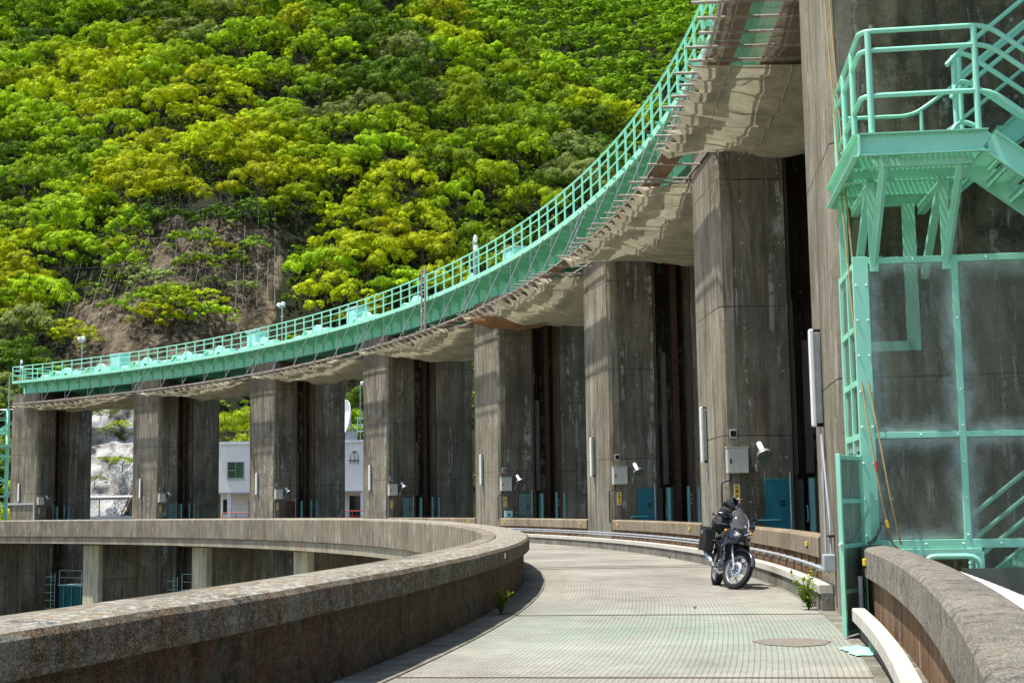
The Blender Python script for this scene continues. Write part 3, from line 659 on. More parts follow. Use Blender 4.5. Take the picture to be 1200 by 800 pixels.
# white corrugated cover sheet and olive plate beyond the near parapet
ws=thing('cover_sheet','white ribbed cover sheet behind the near foreground parapet','cover sheet',pos(8.6,.8,.7))
m=MB(); m.arc([(.42,.74),(.42,.76),(.80,.79),(.80,.77)],8.30,9.9,step=.3); k=8.31
while k<9.9: m.arc([(.421,.75),(.421,.764),(.799,.794),(.799,.78)],k,k+.0022,step=.1); k+=.0235
wbuild(m,'sheet','sheet_white',ws)
# dam crest ground beyond, right of the road
# ================================================================== WALKWAY BRIDGE OVER THE GATES
IW0,IW1=.96,8.5
# the steelwork straightens a little relative to the pier arc towards the near end
pos_arc=pos
def WO(i): return float(np.interp(i,[5.0,5.9,7.0,7.8,8.5],[0,.10,.32,.42,.46]))
def pos(i,off,z=0.0): return pos_arc(i,off+(WO(i) if z>9 else 0),z)
wk=thing('gate_walkway','long curved green steel walkway bridge on top of the dam piers','walkway',pos(4.5,0,11))
m=MB(); m.arc([(.30,11.06),(.30,11.93),(.325,11.93),(.325,11.06)],IW0,IW1,step=.8); m.arc([(.16,11.04),(.16,11.07),(.47,11.07),(.47,11.04)],IW0,IW1,step=.8)
m.arc([(4.2,11.06),(4.2,11.93),(4.23,11.93),(4.23,11.06)],IW0,IW1,step=.8); m.arc([(4.05,11.04),(4.05,11.07),(4.4,11.07),(4.4,11.04)],IW0,IW1,step=.8); wbuild(m,'girder','bridge_green',wk)
m=MB(); m.arc([(-.74,11.935),(-.74,11.985),(5.0,11.985),(5.0,11.935)],IW0,IW1,step=.8); wbuild(m,'deck','bridge_green',wk)
m=MB(); m.arc([(-.80,11.84),(-.80,12.04),(-.742,12.04),(-.742,11.99),(-.775,11.99),(-.775,11.87),(-.70,11.87),(-.70,11.84)],IW0,IW1,step=.8); wbuild(m,'edge_channel','rail_green',wk)
def radial(i): a=ang(i); return Vector((math.cos(a),math.sin(a),0)),Vector((-math.sin(a),math.cos(a),0))
nb=87
for k in range(nb):
    i=IW0+.02+(IW1-IW0-.04)*k/(nb-1); er,et=radial(i); m=MB(); o=Vector(pos(i,0,0))
    m.prism([(.298,11.932),(-.72,11.932),(-.72,11.86),(-.60,11.83),(.18,11.52),(.22,11.09),(.298,11.09)],-.009,.009,lambda x,y,z:o+er*x+Vector((0,0,y))+et*z)
    m.prism([(-.60,11.83),(.18,11.52),(.18,11.51),(-.60,11.82)],-.03,.03,lambda x,y,z:o+er*x+Vector((0,0,y-.004))+et*z)
    m.prism([(.33,11.08),(.33,11.92),(4.19,11.92),(4.19,11.08)],-.006,.006,lambda x,y,z:o+er*x+Vector((0,0,y))+et*z) if k%3==0 else None
    wbuild(m,'bracket','bridge_green',wk)
m=MB(); n=int((IW1-IW0)*PITCH/1.25)
for zz,rr in ((13.17,.035),(12.86,.027),(12.46,.024)): 
    nn=150; m.tube([pos(IW0+(IW1-IW0)*k/nn,-.765,zz) for k in range(nn+1)],rr,6)
for k in range(n+1):
    i=IW0+(IW1-IW0)*k/n; er,et=radial(i); m.obox(pos(i,-.765,12.60),(er,et,(0,0,1)),(.03,.035,.57))
for zz in (13.17,12.86,12.46): m.tube([pos(IW0,-.765,zz),pos(IW0,4.9,zz)],.03,6)
for o_ in (.4,1.6,2.8,4.0,4.9): m.beam(pos(IW0,o_,12),pos(IW0,o_,13.17),.06,.06,(1,0,0))
for zz in (13.17,12.8,12.4):
    nn=100; m.tube([pos(IW0+(IW1-IW0)*k/nn,4.95,zz) for k in range(nn+1)],.026,5)
for k in range(0,n+1): i=IW0+(IW1-IW0)*k/n; m.beam(pos(i,4.95,11.98),pos(i,4.95,13.17),.05,.05,(1,0,0))
wbuild(m,'handrail','rail_green',wk)
m=MB()
for i in range(1,9):
    for o_ in (.3,4.2):
        er,et=radial(i); 
        for s_ in (-.8,.8): m.obox(Vector(pos(i,o_,11.045))+et*s_,(er,et,(0,0,1)),(.2,.2,.022))
wbuild(m,'bearing','galvanised',wk)
# machines on the deck: hoist sets
def mk_hoist():
    o=thing('gate_hoist','x','hoist',(0,0,0),0,'green gate hoists standing on the walkway')
    # local y along the walkway, x outward
    m=MB(); m.box(-.5,.6,-2.6,2.6,0,.12); m.box(-.45,-.25,-2.5,2.5,.12,.3); m.build('base_frame','machine_green',o)
    m=MB(); m.lathe([(.30,0),(.70,0),(.74,.03),(.74,.20),(.70,.23),(.30,.23)],(-.35,-.9,.18),(1,0,0),20,False,0,2*PI); gg=m.build('gear_guard','machine_green',o)
    m=MB(); m.lathe([(.52,0),(.57,0),(.57,.18),(.52,.18)],(-.2,.85,.2),(1,0,0),20); m.lathe([(.10,0),(.12,.25)],(-.2,.85,.2),(1,0,0),12)
    for k in range(6): a=k*PI/3; m.beam((-.1,.85,.2),(-.1,.85+.53*math.cos(a),.2+.53*math.sin(a)),.05,.05)
    m.build('gear_wheel','rail_green',o)
    m=MB(); m.lathe([(0.001,0),(.28,0),(.28,1.0),(.33,1.0),(.33,1.06),(.001,1.06)],(.1,-.4,.45),(0,1,0),14); m.build('rope_drum','machine_green',o)
    m=MB(); m.lathe([(.001,0),(.17,0),(.19,.05),(.19,.45),(.14,.5),(.001,.5)],(-.1,1.55,.35),(0,1,0),14); m.box(-.25,.1,1.6,2.0,.12,.25); m.lathe([(.12,0),(.2,.06),(.2,.2),(.12,.24)],(-.1,2.15,.35),(0,1,0),14); m.build('motor','pale_blue_green',o)
    m=MB(); m.box(-.35,.15,-2.35,-1.75,.12,.62); m.build('gearbox','machine_green',o,bevel=.05)
    return o
h0=mk_hoist(); nh=0
HL=['leftmost pale green hoist machine at the end of the walkway','second hoist machine from the left on the walkway, left of the pale cabinet','third hoist machine from the left on the walkway','fourth hoist machine from the left, in front of the scaffold frame','fifth hoist machine from the left on the walkway','hoist machine above the third dam pier','hoist machine right of the twin floodlight pole','hoist machine above the fourth dam pier','hoist machine just left of the ladder','hoist machine between the ladder and the thick pole','hoist machine right of the thick pole','farther right hoist machine, above the sixth dam pier','rightmost hoist machine on the walkway']
for k,i in enumerate([1.22,1.50,1.88,2.22,2.50,2.88,3.35,3.78,4.22,4.72,5.28,5.72,6.3]):
    o=h0 if k==0 else copy_tree(h0)
    o.location=pos(i,.9,11.99); o.rotation_euler=(0,0,ang(i)); o['label']=HL[k]
def mk_cab():
    o=thing('control_cabinet','x','cabinet',(0,0,0),0,'pale control cabinets on the walkway')
    m=MB(); m.box(-.4,.4,-.65,.65,0,1.55); m.build('cabinet_body','pale_blue_green',o,bevel=.02); m=MB(); m.box(-.47,.47,-.75,.75,1.555,1.66); m.build('lid','pipe_grey',o,bevel=.02)
    m=MB(); m.box(-.42,-.405,-.55,-.02,.1,1.45); m.box(-.42,-.405,.02,.55,.1,1.45); m.build('cabinet_door','pale_blue_green',o); return o
c0=mk_cab()
for k,(i,l) in enumerate([(1.62,'pale cabinet on the walkway left of the scaffold frame'),(2.76,'pale cabinet on the walkway above the third dam pier'),(3.62,'pale cabinet on the walkway left of the fourth dam pier'),(4.98,'pale cabinet beside the thick camera pole')]):
    o=c0 if k==0 else copy_tree(c0); o.location=pos(i,1.7,11.99); o.rotation_euler=(0,0,ang(i)); o['label']=l
# poles
def pole(i,off,h,kind,label):
    o=thing('light_pole',label,'light pole',pos(i,off,11.99),ang(i))
    m=MB(); m.tube([(0,0,0),(0,0,h)],.045 if kind!='thick' else .085,8); m.build('pole','galvanised' if kind!='thick' else 'pipe_grey',o)
    if kind=='twin':
        m=MB(); m.box(-.03,.03,-.45,.45,h-.03,h+.03); m.box(-.03,.03,-.2,.2,h-.65,h-.6); m.build('crossbar','galvanised',o)
        for s in (-1,1):
            m=MB(); m.obox((-.08,s*.27,h+.16),((1,0,-.5),(0,1,0),(.5,0,1)),(.09,.14,.10)); m.build('lamp_head','lamp_white',o,bevel=.02)
    else:
        m=MB(); m.lathe([(.001,.25),(.05,.22),(.10,.09),(.10,0),(.07,-.07),(.001,-.08)],(0,-.12,h-.02),(0,0,1),12); m.build('camera_dome','lamp_white',o)
        m=MB(); m.box(-.07,.07,-.32,-.05,h-.5,h-.3); m.build('camera_body','lamp_white',o,bevel=.02)
pole(.985,-.35,1.55,'cam','grey pole with a white dome camera at the left end of the walkway')
pole(1.43,.3,2.85,'twin','leftmost twin floodlight pole on the walkway')
pole(3.14,.3,2.55,'twin','twin floodlight pole on the walkway above the fourth bay')
pole(5.0,-.45,1.9,'thick','thick grey camera pole rising from the fifth dam pier')
m=MB(); m.tube([(0,0,-1.9),(0,0,1.45)],.05,6); m.tube([(0,.55,-1.9),(0,.55,1.3)],.05,6)
for k in range(9): m.tube([(0,0,-1.7+.36*k),(0,.55,-1.7+.36*k)],.03,5)
m.tube([(0,.0,1.4),(0,.75,1.3)],.03,5); ld=thing('scaffold_ladder','steel ladder rising from the scaffold past the walkway railing','ladder',pos(4.66,-1.15,12),ang(4.66)); m.build('ladder_frame','steel_pipe',ld)
m=MB(); m.lathe([(.06,0),(.09,.1),(.09,.3),(.03,.42)],(0,.62,.85),(0,0,1),10); m.build('lamp','black_plastic',ld)
# scaffold frame standing behind the deck
sf=thing('pipe_scaffold','open frame of steel scaffold pipes behind the walkway, in front of the bare slope','scaffold',pos(2.05,6,11),ang(2.05))
m=MB(); rs=random.Random(2)
for k in range(9): y=-4.6+1.15*k; m.tube([(rs.random()*2,y,0),(rs.random()*.1,y,3.0+.9*rs.random())],.045,6)
m.build('post','steel_pipe',sf); m=MB()
for x_,z_ in ((0,2.5),(1.2,2.7),(0.2,2.1)): m.tube([(x_,-5.0,z_),(x_+.1,4.6,z_+.15)],.04,6)
for k in range(6): m.tube([(-.6,-4.6+1.8*k,2.55),(2.0,-4.4+1.8*k,2.6)],.04,6)
m.build('ledger','galvanised',sf)

# ================================================================== HANGING SCAFFOLD AND TARPS
rs=random.Random(11)
BL={1:'between the two leftmost dam piers',2:'between the second and third dam piers',3:'between the third and fourth dam piers',4:'between the fourth and fifth dam piers',5:'between the fifth and sixth dam piers',6:'between the sixth dam pier and the one behind the motorcycle',7:'between the motorcycle\'s pier and the nearest pier'}
for bay in range(1,8):
    sc=thing('hanging_scaffold','board scaffold hung '+BL[bay],'scaffold',pos(bay+.5,1,9.9),0,'hanging scaffolds under the walkway')
    i0,i1=bay+.06,bay+.93
    if bay==1: i0=bay+.02
    end=bay+1.07 if bay<7 else bay+.88
    # transverse pipes
    m=MB(); N=15
    for k in range(N):
        i=bay+.13+(.74)*k/(N-1); er,et=radial(i); ex=rs.uniform(-.1,.3); m=MB(); m.tube([pos(i,-1.75-ex,10.06),pos(i,4.6,10.06)],.032,6); wbuild(m,'cross_pipe','steel_pipe',sc)
    for k in range(3):
        i=bay-.10+.10*k
        if bay>1: m=MB(); m.tube([pos(i,-1.6-rs.uniform(0,.2),10.06),pos(i,-.05,10.06)],.032,6); wbuild(m,'cross_pipe','steel_pipe',sc)
    m=MB()
    for o_ in (-1.45,-.35,1.0,2.4,3.8):
        a,b=(bay-.13,end) if o_<0 and bay>1 else (i0 if o_<0 else bay+.12,end if o_<0 else bay+.88)
        nn=10; m.tube([pos(a+(b-a)*k/nn,o_,10.13) for k in range(nn+1)],.035,6)
    wbuild(m,'long_pipe','steel_pipe',sc)
    m=MB()
    for o0,o1 in ((-1.35,-.95),(-.30,.55),(.95,2.2),(2.6,3.6)):
        a,b=(bay-.12,end) if o1<0 and bay>1 else (bay+.125,bay+.875)
        k=a
        while k<b-.02:
            e=min(b,k+.235); dz=rs.uniform(0,.03); 
            q=o0
            while q<o1-.1: m.arc([(q,10.18+dz),(q,10.21+dz),(q+.235,10.21+dz),(q+.235,10.18+dz)],k+.002,e-.002,step=1.8); q+=.25
            k+=.24
    wbuild(m,'board','ply_brown',sc)
    # hangers
    k=bay+.02
    while k<bay+1.0:
        m=MB(); m.tube([pos(k,-.80,11.9),pos(k,-.85,10.1)],.016,5); kk=k+.095; wbuild(m,'hanger','galvanised',sc); m=MB()
        m.tube([pos(kk+.02,-.80,11.9),pos(kk-.03,-1.5,10.1)],.022,5); k+=.19; wbuild(m,'hanger','galvanised',sc)
    # tarp
    tm='tarp'; nu,nv=84,44
    ua,ub=bay+.115,bay+.885
    if bay==1: ua=bay+.03
    if bay==7: ub=bay+.56
    amp={1:.42,2:.5,3:.62,4:.72,5:.76,6:.60,7:.24}[bay]
    V=[];m=MB(); sd=bay*13.7
    for a in range(nu+1):
        u=a/nu; i=ua+(ub-ua)*u; st=(i-bay-.13)/(.74/14); fr=abs(math.sin(PI*st))*(.45+.75*abs(mnoise.noise(Vector((math.floor(st)*3.7,sd,2))))*2); 
        for b_ in range(nv+1):
            v=b_/nv; e0=-1.98+.62*min(1,fr)**.55
            off=e0+(4.3-e0)*v
            sag=amp*(math.sin(PI*min(1,max(0,u)))**.75)*(math.sin(PI*min(1,v*1.02+.0))**.55)
            if bay==7: sag=amp*(.25+.75*math.sin(PI*min(1,u*.9)))*(math.sin(PI*v)**.5)
            sag+=(.30*math.sin(PI*u)*(math.sin(PI*min(1,v*1.3))**2) if bay==7 else 0)
            z=10.02-.02-sag-.16*fr*(1-v)**5*math.exp(-v*6)*2
            w_=mnoise.noise(Vector((i*PITCH*.45+sd,off*.55,1)))*.26+(abs(mnoise.noise(Vector((i*PITCH*1.1+sd,off*.45,5))))-.2)*.22+mnoise.noise(Vector(((i*PITCH+off)*2.6+sd,(off-i*PITCH*.4)*1.4,9)))*.020+mnoise.noise(Vector((i*PITCH*5+sd,off*3.4,2)))*.007
            rg=abs(mnoise.noise(Vector((i*PITCH*.9+off*.35+sd,off*.22,11)))); w_+=-.085*abs(math.sin(PI*st))**.7*(.4+.9*rg)+.12*max(0,.22-rg)/.22*(1 if bay<7 else .7)
            edge=min(1,u*9,(1-u)*9,v*7+.12,(1-v)*7); z+=w_*edge
            V.append(pos(i,off,min(z,10.02)))
    F=[(a*(nv+1)+b_,(a+1)*(nv+1)+b_,(a+1)*(nv+1)+b_+1,a*(nv+1)+b_+1) for a in range(nu) for b_ in range(nv)]
    m.add(V,F,None,True); tt=thing('scaffold_tarp','sagging beige tarpaulin '+BL[bay],'tarpaulin',pos(bay+.5,1,9.5),0,'tarpaulins hung under the walkway scaffold')
    wbuild(m,'sheet',tm,tt)
    m=MB()
    for q in (-1.0,.2,1.6):
        m.tube([pos(ua+(ub-ua)*k/24,q,V[int(round(k/24*nu))*(nv+1)+int((q+1.8)/6.1*nv)][2]-.02) for k in range(25)],.011,5)
    wbuild(m,'tie_rope','steel_pipe',tt)
    if bay==5:
        m=MB(); V=[]
        for a in range(40):
            for b_ in range(20):
                u=a/39; v=b_/19; i=bay+.14+.16*u; off=-1.7+3.8*v
                V.append(pos(i,off,9.93-.45*math.sin(PI*v)**.6*math.sin(PI*u)**.5-.10+mnoise.noise(Vector((u*3,v*6,2)))*.1-.25*math.sin(PI*min(1,(i-bay-.115)/.77))))
        m.add(V,[(a*20+b_,(a+1)*20+b_,(a+1)*20+b_+1,a*20+b_+1) for a in range(39) for b_ in range(19)],None,True); bt=wbuild(m,'brown_sheet','tarp_brown',tt); bt['label']='orange-brown tarpaulin patch'
# thin transparent net over the boards of the nearest bay
m=MB(); V=[]
for a in range(40):
    for b_ in range(24):
        u=a/39; v=b_/23; i=7.56+.31*u; off=-1.9+.5*abs(math.sin(PI*u*7))+5.5*v
        V.append(pos(i,off,9.98-.18*math.sin(PI*v)**.5*abs(math.sin(PI*u*1.5))-.03+mnoise.noise(Vector((u*5,v*6,3)))*.08))
m.add(V,[(a*24+b_,(a+1)*24+b_,(a+1)*24+b_+1,a*24+b_+1) for a in range(39) for b_ in range(23)],None,True)
tag(m.build('scaffold_net','tarp_thin'),'thin see-through net under the brown boards at the top by the nearest pier','net')

pos=pos_arc
# ================================================================== STAIR TOWER (pier-8 frame: x along the pier side, y back from the camera)
st=thing('stair_tower','sea-green steel stair tower with a mesh-panelled cage beside the nearest dam pier','stair tower',pos(8,0,0),ang(8))
G='green_paint'; SL=.79
# landing
m=MB(); T0,T1,S0,S1=-4.5,-1.72,-.02,1.33
def chan(m,p,q,h,fl,side):   # channel web with two flanges; side = direction of the flanges
    p=Vector(p); q=Vector(q); d=(q-p).normalized(); s_=Vector(side); up=s_.cross(d); up.normalize()
    if up.z<0: up=-up
    m.obox((p+q)/2,(d,s_,up),((q-p).length/2,.006,h/2))
    for e in (-1,1): m.obox((p+q)/2+up*e*(h/2-.006)+s_*fl/2,(d,s_,up),((q-p).length/2,fl/2,.006))
chan(m,(S0,T0,5.41),(1.37,T0,5.41),.25,.07,(0,-1,0)); chan(m,(S0,T0,5.41),(S0,T1,5.41),.25,.07,(-1,0,0)); chan(m,(S0,T1,5.41),(1.37,T1,5.41),.25,.07,(0,1,0))
m.box(S0-.01,S0+.01,T0-.07,T0,5.285,5.535)
m.build('landing_frame',G,st)
m=MB(); 
for t_ in (-3.95,-3.2,-2.45): m.box(S0,S1,t_-.006,t_+.006,5.27,5.42); m.box(S0,S1,t_-.05,t_+.0,5.27,5.28)
m.build('cross_beam',G,st)
m=MB(); k=T0+.02
while k<T1: m.box(S0+.01,S1,k,k+.006,5.43,5.50); k+=.055
k=S0+.03
while k<S1: m.box(k,k+.012,T0+.01,T1,5.43,5.48); k+=.06
k=S0+.04
while k<S1: m.box(k,k+.02,T0-.02,T0+.05,5.50,5.545); k+=.04
m.build('grating','green_paint',st)
# handrails
def rails(name,runs,r,posts=(),pr=.032,cap=True):
    m=MB()
    for pts in runs: m.tube(fillet(pts,.16,4),r,9)
    for (p,q) in posts: m.tube([p,q],pr,9)
    return m.build(name,'green_paint',st)
dn=lambda s: -(s-1.42)*SL if s>1.42 else 0
FR=[]
for h,r in ((6.71,.030),(6.49,.027),(5.97,.024)):
    FR.append([(.06,-1.80,h),(.04,T0,h),(1.42,T0,h+.01),(3.3,T0,h+.01-1.88*SL)])
rails('front_handrail',FR,.029,[((.13,T0+.0,5.53),(.13,T0,6.70)),((1.28,T0,5.53),(1.28,T0,6.71)),((.045,-3.75,5.4),(.045,-3.75,6.70)),((.05,-2.9,5.4),(.05,-2.9,6.70)),((.055,-2.0,5.4),(.055,-2.0,6.70)),((2.05,T0,5.0),(2.05,T0,6.25))],.036)
rails('rear_handrail',[[(.06,-1.80,6.45),(1.05,-1.80,6.45),(1.45,-1.80,6.72),(3.3,-1.80,6.72+1.85*SL)],[(.06,-1.80,5.98),(1.1,-1.8,5.98),(1.45,-1.80,6.2),(3.3,-1.80,6.2+1.85*SL)]],.026,[((1.16,-1.80,5.5),(1.16,-1.80,6.5)),((.3,-1.8,5.5),(.3,-1.8,6.45))],.028)
rails('inner_down_handrail',[[(1.18,-3.45,6.60),(1.32,-3.42,6.75),(1.45,-3.42,6.72),(3.3,-3.42,6.70-1.88*SL+.05)],[(1.22,-3.45,6.20),(1.30,-3.42,6.42),(1.45,-3.42,6.38),(3.3,-3.42,6.38-1.85*SL)],[(1.2,-3.45,5.80),(1.30,-3.42,5.93),(1.45,-3.42,5.88),(3.3,-3.42,5.88-1.85*SL)]],.030,[((1.27,-3.42,5.5),(1.27,-3.42,6.72)),((2.1,-3.42,4.9),(2.1,-3.42,6.2))],.034)
up=lambda s,h: h+(s-1.47)*SL
rails('inner_up_handrail',[[(1.42,-3.0,up(1.42,6.93)),(3.4,-3.0,up(3.4,6.93))],[(1.42,-3.0,up(1.42,6.64)),(3.4,-3.0,up(3.4,6.64))],[(1.42,-3.0,up(1.42,6.45)),(3.4,-3.0,up(3.4,6.45))]],.029,[((1.42,-3.0,5.5),(1.42,-3.0,6.9)),((2.3,-3.0,6.1),(2.3,-3.0,7.5))],.03)
# flights
def flight(name,t0,t1,s0,z0,n,dirn,tread=.245):
    m=MB(); rise=tread*SL
    for tt,sg in ((t0,-1),(t1,1)):
        p=(s0,tt,z0-.12); q=(s0+n*tread,tt,z0-.12+dirn*n*rise); chan(m,p,q,.25,.06,(0,sg,0))
    ob=m.build('stringer',G,st)
    for k in range(n):
        m=MB(); sa=s0+tread*(k+.35)-.13; zz=z0+dirn*rise*(k+.5)-.07
        x=sa
        while x<sa+.26: m.box(x,x+.01,t0,t1,zz,zz+.03); x+=.028
        y=t0+.02
        while y<t1: m.box(sa,sa+.26,y,y+.01,zz+.002,zz+.028); y+=.032
        m.box(sa,sa+.006,t0,t1,zz-.06,zz+.035); m.box(sa+.262,sa+.268,t0,t1,zz-.10,zz+.035)
        m.build('tread',G,st)
flight('down',-4.5,-3.45,1.37,5.53,8,-1)
flight('up',-2.95,-1.80,1.40,5.53,9,1)
flight('low',-3.05,-1.85,1.45,.35,8,1)
# brackets under the landing
for s_ in (.27,1.11):
    m=MB(); m.beam((s_,-3.2,4.30),(s_,-4.30,5.22),.13,.012,(1,0,0)); m.beam((s_,-3.2,4.30),(s_,-4.30,5.22),.02,.10,(1,0,0)); m.box(s_-.05,s_+.05,-3.25,-3.2,4.2,5.28); m.box(s_-.05,s_+.05,-3.24,-1.72,5.16,5.27); 
    m.beam((s_-.0,-1.75,4.35),(s_,-3.0,5.2),.09,.09,(1,0,0)); m.build('bracket',G,st)
m=MB(); m.box(.16,1.22,-4.36,-4.28,5.20,5.285); m.box(.16,1.22,-4.36,-4.20,5.285,5.292); m.build('front_beam',G,st)
# cage
TF=-3.2
m=MB()
P=.075
m.box(.02,.20,TF-.03,TF+.05,.02,4.38)                      # left post, wide below
m.box(1.16,1.235,TF-.03,TF+.03,.94,4.34)
for zz,hh in ((4.33,.075),(2.26,.07),(1.00,.10)): m.box(.02,2.9,TF-.028,TF+.028,zz-hh/2,zz+hh/2)
m.box(2.82,2.9,TF-.03,TF+.03,.3,4.34)
m.box(.20,1.34,TF-.05,TF+.03,.86,.945); m.box(1.26,1.36,TF-.05,TF+.02,.30,.90); m.box(.20,1.26,TF-.03,TF+.03,.62,.68)
# left side frame toward the pier
m.box(.03,.09,-1.80,-1.72,.02,4.35); 
for zz in (4.30,3.55,2.90,2.26,): m.box(.035,.085,TF,-1.72,zz-.035,zz+.035)
m.box(.035,.085,-2.5,-2.44,2.06,4.3)
m.build('cage_frame',G,st,bevel=.004,seg=1)
m=MB()
for s_ in (.05,.17,1.197):
    z_=1.1
    while z_<4.3: m.lathe([(.012,0),(.012,.012),(.001,.016)],(s_,TF-.031,z_),(0,-1,0),6); z_+=.42
s_=.3
while s_<2.8:
    for z_ in (4.33,2.26,1.0): m.lathe([(.012,0),(.012,.012),(.001,.016)],(s_,TF-.030,z_),(0,-1,0),6)
    s_+=.42
m.build('rivet_heads','lamp_white',st)['kind']='stuff'
def panel(name,s0,s1,z0,z1,t,side=False):
    w=s1-s0;h=z1-z0
    V=[(s0,t,z0),(s1,t,z0),(s1,t,z1),(s0,t,z1)] if not side else [(t,s0,z0),(t,s1,z0),(t,s1,z1),(t,s0,z1)]
    nx,nz=8,8; VV=[];UV=[];XR=[];YR=[]
    for b_ in range(nz+1):
        for a in range(nx+1):
            u,v=a/nx,b_/nz; VV.append(tuple(V[0][c]+(V[1][c]-V[0][c])*u+(V[3][c]-V[0][c])*v for c in range(3))); XR.append(w*(1-u)); YR.append(h*(1-v))
    m=MB(); F=[];U=[]
    for b_ in range(nz):
        for a in range(nx):
            q=b_*(nx+1)+a; F.append((q,q+1,q+nx+2,q+nx+1)); U.append([(a/nx*w,b_/nz*h),((a+1)/nx*w,b_/nz*h),((a+1)/nx*w,(b_+1)/nz*h),(a/nx*w,(b_+1)/nz*h)])
    m.add(VV,F,U); o=m.build(name,'wire_mesh_panel',st)
    for nm,arr in (('xr',XR),('yr',YR)):
        at=o.data.attributes.new(nm,'FLOAT','POINT'); at.data.foreach_set('value',arr)
    return o
for a,b,c,d in ((.2,1.16,2.30,4.29),(.2,1.16,1.06,2.22),(1.235,2.82,2.30,4.29),(1.235,2.82,.35,2.22)): panel('mesh_panel',a,b,c,d,TF)
panel('mesh_panel',TF+.05,-1.8,2.1,4.28,.06,True)
# back frame behind the panels (door opening on the pier wall)
m=MB(); m.box(.12,.95,-1.80,-1.72,3.40,3.52); m.box(.86,1.02,-1.80,-1.72,3.40,5.3); m.box(.06,.16,-1.80,-1.72,2.0,5.3); m.build('wall_bracket_frame',G,st)
# inside rails of the lowest flight
low=[]
for h,r in ((0,.030),(-.30,.027),(-.55,.024),(-.86,.024)):
    z0=1.30+h
    low.append([(1.40,-2.2,z0-.5),(1.43,-2.2,z0),(1.52,-2.2,z0+.06),(2.9,-2.2,z0+.06+1.38*SL)] if h==0 else [(1.40,-2.2,z0-.03),(2.9,-2.2,z0+1.5*SL-.03)])
rails('lower_handrail',low,.03,[((1.42,-2.2,.2),(1.42,-2.2,1.3))],.03)
rails('gate_rail',[[(.62,-3.6,.55),(.62,-3.6,.87),(1.25,-3.6,.87),(1.25,-3.6,.3)]],.032)
# gate leaf (open)
gt=thing('gate_leaf','narrow sea-green steel gate door standing open beside the near parapet','gate',(0,0,0))
aa=ang(8); o8=Vector(pos(8,0,0)); e1=Vector((math.cos(aa),math.sin(aa),0)); e2=Vector((-math.sin(aa),math.cos(aa),0))
hinge=o8+e1*.0+e2*-3.27; tip=o8+e1*-.34+e2*-4.06; dd=(tip-hinge); gl=dd.length; gt.location=hinge; gt.rotation_euler=(0,0,math.atan2(dd.y,dd.x))
m=MB(); Hh=2.03
m.box(gl-.05,gl,-.024,.024,.03,Hh); m.box(0,.05,-.03,.03,.03,Hh)
for z_ in (.03,.48,.98,1.48,Hh-.06): m.box(.05,gl-.06,-.02,.02,z_,z_+.05)
m.build('gate_frame',G,gt,bevel=.003,seg=1)
m=MB(); m.box(.05,gl-.06,-.004,.004,.08,Hh-.06); m.build('gate_sheet','gate_sheet',gt)
m=MB(); m.tube([(gl+.07,0,1.03),(gl-.02,0,1.03)],.015,6); m.tube([(.05,-.08,1.05),(-.12,-.06,1.05)],.015,6); m.build('latch','lamp_white',gt)
# chain from gate to post, chain on parapet
ch=thing('gate_chain','slack grey wire running from the open gate to the stair tower post','chain',hinge)
m=MB(); A=Vector((dd.x,dd.y,0))*.98+Vector((0,0,1.10)); B=e1*.08+Vector((0,0,1.42)); m.tube([A+(B-A)*(k/12)+Vector((0,0,-.16*math.sin(PI*k/12)-.05*k/12*(1-k/12))) for k in range(13)],.008,5); m.build('wire','galvanised',ch)
c2=thing('short_chain','short dark chain lying from the stair tower post onto the parapet end','chain',pos(8.22,.1,1.0))
m=MB(); A=Vector((.0,.0,.0)); P3=o8+e1*.22+e2*-3.27+Vector((0,0,1.22))-Vector(c2.location)
for k in range(12):
    p=A+(P3-A)*(k/11)+Vector((0,0,.02-.06*math.sin(PI*k/11))); m.lathe([(.012,-.006),(.02,-.006),(.02,.006),(.012,.006)],p,(1,(k%2),(k+1)%2),8)
m.build('links','chain_dark',c2)
# ropes
rp=thing('hanging_rope','pair of long tan ropes hanging beside the stair tower from above','rope',pos(8.1,-.1,1))
def w8(s,t,z): return o8+e1*s+e2*t+Vector((0,0,z))
m=MB()
A=[w8(-.02,-1.75,12),w8(-.02,-1.9,8.1),w8(.0,-2.6,5.3),w8(.03,-3.1,3.37),w8(.12,-3.4,2.2),w8(.20,-3.5,1.5),w8(.30,-3.45,1.02),w8(.38,-3.4,.95)]
Bp=[w8(.03,-1.75,12),w8(.04,-1.9,8.1),w8(.06,-2.6,5.3),w8(.09,-3.1,3.37),w8(.22,-3.4,2.2),w8(.30,-3.5,1.5),w8(.40,-3.45,1.0)]
for q in (A,Bp): 
    o=MB(); m.tube(fillet(q,.5,4),.011,6)
wbuild(m,'rope','rope_tan',rp)
m=MB(); m.tube([w8(.155,-3.45,1.95),w8(.165,-3.46,1.85)],.018,6); wbuild(m,'red_tape','red_paint',rp); m=MB(); m.tube([w8(.24,-3.5,1.28),w8(.26,-3.5,1.20)],.02,6); wbuild(m,'yellow_tape','yellow',rp)
# olive steel plate
m=MB(); m.prism([(1.0,.0),(1.75,.0),(2.05,-.28),(1.1,-.28)],0,.02,lambda x,y,z:w8(x,-3.75+z,.74+y)); op=m.build('steel_plate','olive_steel'); tag(op,'dark olive steel plate at the foot of the stair cage','steel plate')
